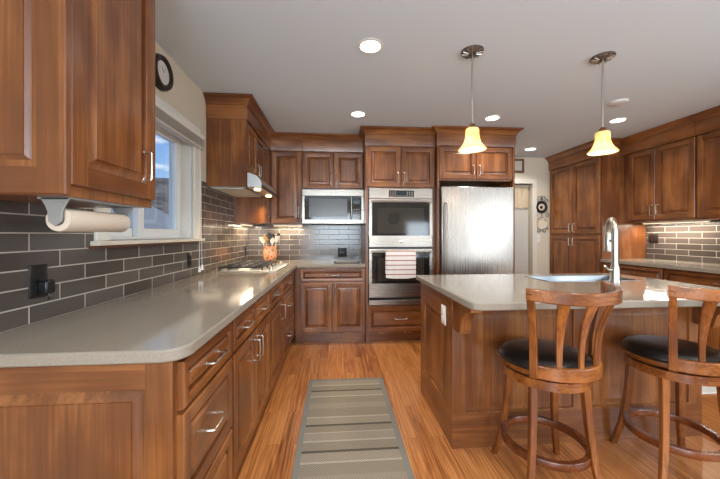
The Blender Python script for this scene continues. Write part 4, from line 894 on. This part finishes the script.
# scroll rack with two plates
rx = 3.245
t = thing('wall_plate_rack', (rx, HY - 0.01, 1.55), 'black wrought-iron scroll plate rack on the wall beside the pantry', 'plate rack')
mb = MB(); yy = HY - 0.012
def scroll(cx, cz, r, a0, a1, turns=1.0, flip=1):
    pts = []
    for k in range(15):
        q = k / 14; a = radians(a0 + (a1 - a0) * q); rr_ = r * (1 - 0.6 * q); pts.append((cx + flip * rr_ * cos(a), yy, cz + rr_ * sin(a)))
    mb.tube(pts, 0.0045, 6)
for zc in (1.685, 1.425):
    mb.ring([(0.094, -0.003), (0.100, -0.003), (0.100, 0.003), (0.094, 0.003)], (rx, yy, zc), 1, 32)
for fl in (-1, 1):
    scroll(rx + fl * 0.04, 1.83, 0.035, 270, -60, 1, fl); scroll(rx + fl * 0.085, 1.785, 0.03, 200, -120, 1, fl); scroll(rx + fl * 0.09, 1.555, 0.035, 120, -210, 1, fl); scroll(rx + fl * 0.05, 1.31, 0.035, 90, 400, 1, fl); scroll(rx + fl * 0.10, 1.345, 0.022, 90, 400, 1, fl)
mb.tube([(rx, yy, 1.78), (rx, yy, 1.87)], 0.004, 6); mb.tube([(rx, yy, 1.52), (rx, yy, 1.59)], 0.004, 6)
mb.build('scrollwork', BLACK, t)
def plate(zc, m1, m2, lab):
    p = thing('decorative_plate', (rx, HY - 0.02, zc), lab, 'plate', 'plates on the iron rack')
    MB().ring([(0.052, -0.006), (0.092, -0.016), (0.094, -0.012), (0.052, -0.001)], (rx, HY - 0.005, zc), 1, 32).build('rim', m1, p)
    MB().lathe([(0, -0.006), (0.054, -0.006), (0.054, -0.001), (0, -0.001)], (rx, HY - 0.005, zc), 1, 32).build('center', m2, p)
    return p
CRM = pm('cream_glaze', (218, 208, 188), 0.3)
p = plate(1.685, pm('black_glaze', (34, 30, 30), 0.3), CRM, 'black-rimmed plate with a dark motif, upper one on the iron rack')
MB().lathe([(0, -0.0125), (0.022, -0.0125), (0.026, -0.011), (0, -0.011)], (rx - 0.004, HY, 1.68), 1, 9).build('motif', BLACK, p)
FLW = pm('painted_flower_rim', (206, 186, 150), 0.3); n_ = N(FLW); t_ = n_('ShaderNodeTexCoord'); v_ = n_('ShaderNodeTexVoronoi'); v_.inputs['Scale'].default_value = 34; L(FLW, t_.outputs['Object'], v_.inputs[0])
r_ = ramp_of(n_, [(0.2, (150, 84, 60)), (0.34, (214, 184, 110)), (0.5, (220, 210, 192))]); L(FLW, v_.outputs['Distance'], r_.inputs[0]); L(FLW, r_.outputs[0], bsdf(FLW).inputs['Base Color'])
plate(1.425, FLW, CRM, 'pale plate with a painted flower rim, lower one on the iron rack')
FH = Face('-y', HY); t = thing('light_switch', (3.19, HY, 1.13), 'cream light switch plate below the iron plate rack', 'switch')
MB().box((3.155, HY - 0.006, 1.13), (3.225, HY - 0.0005, 1.25)).build('cover_plate', CREAMPL, t, 0.002); MB().box((3.180, HY - 0.01, 1.165), (3.20, HY - 0.006, 1.215)).build('rocker', WHITE, t, 0.001)
# floor register right of the island
t = thing('floor_register', (2.98, 2.32, 0), 'white metal register set on the floor beyond the island end', 'floor register')
mb = MB().box((2.80, 2.25, 0.001), (3.15, 2.265, 0.008)).box((2.80, 2.375, 0.001), (3.15, 2.39, 0.008))
for k in range(24): mb.box((2.80 + k * 0.0148, 2.265, 0.002), (2.81 + k * 0.0148, 2.375, 0.006))
mb.build('grille', WHITE, t)
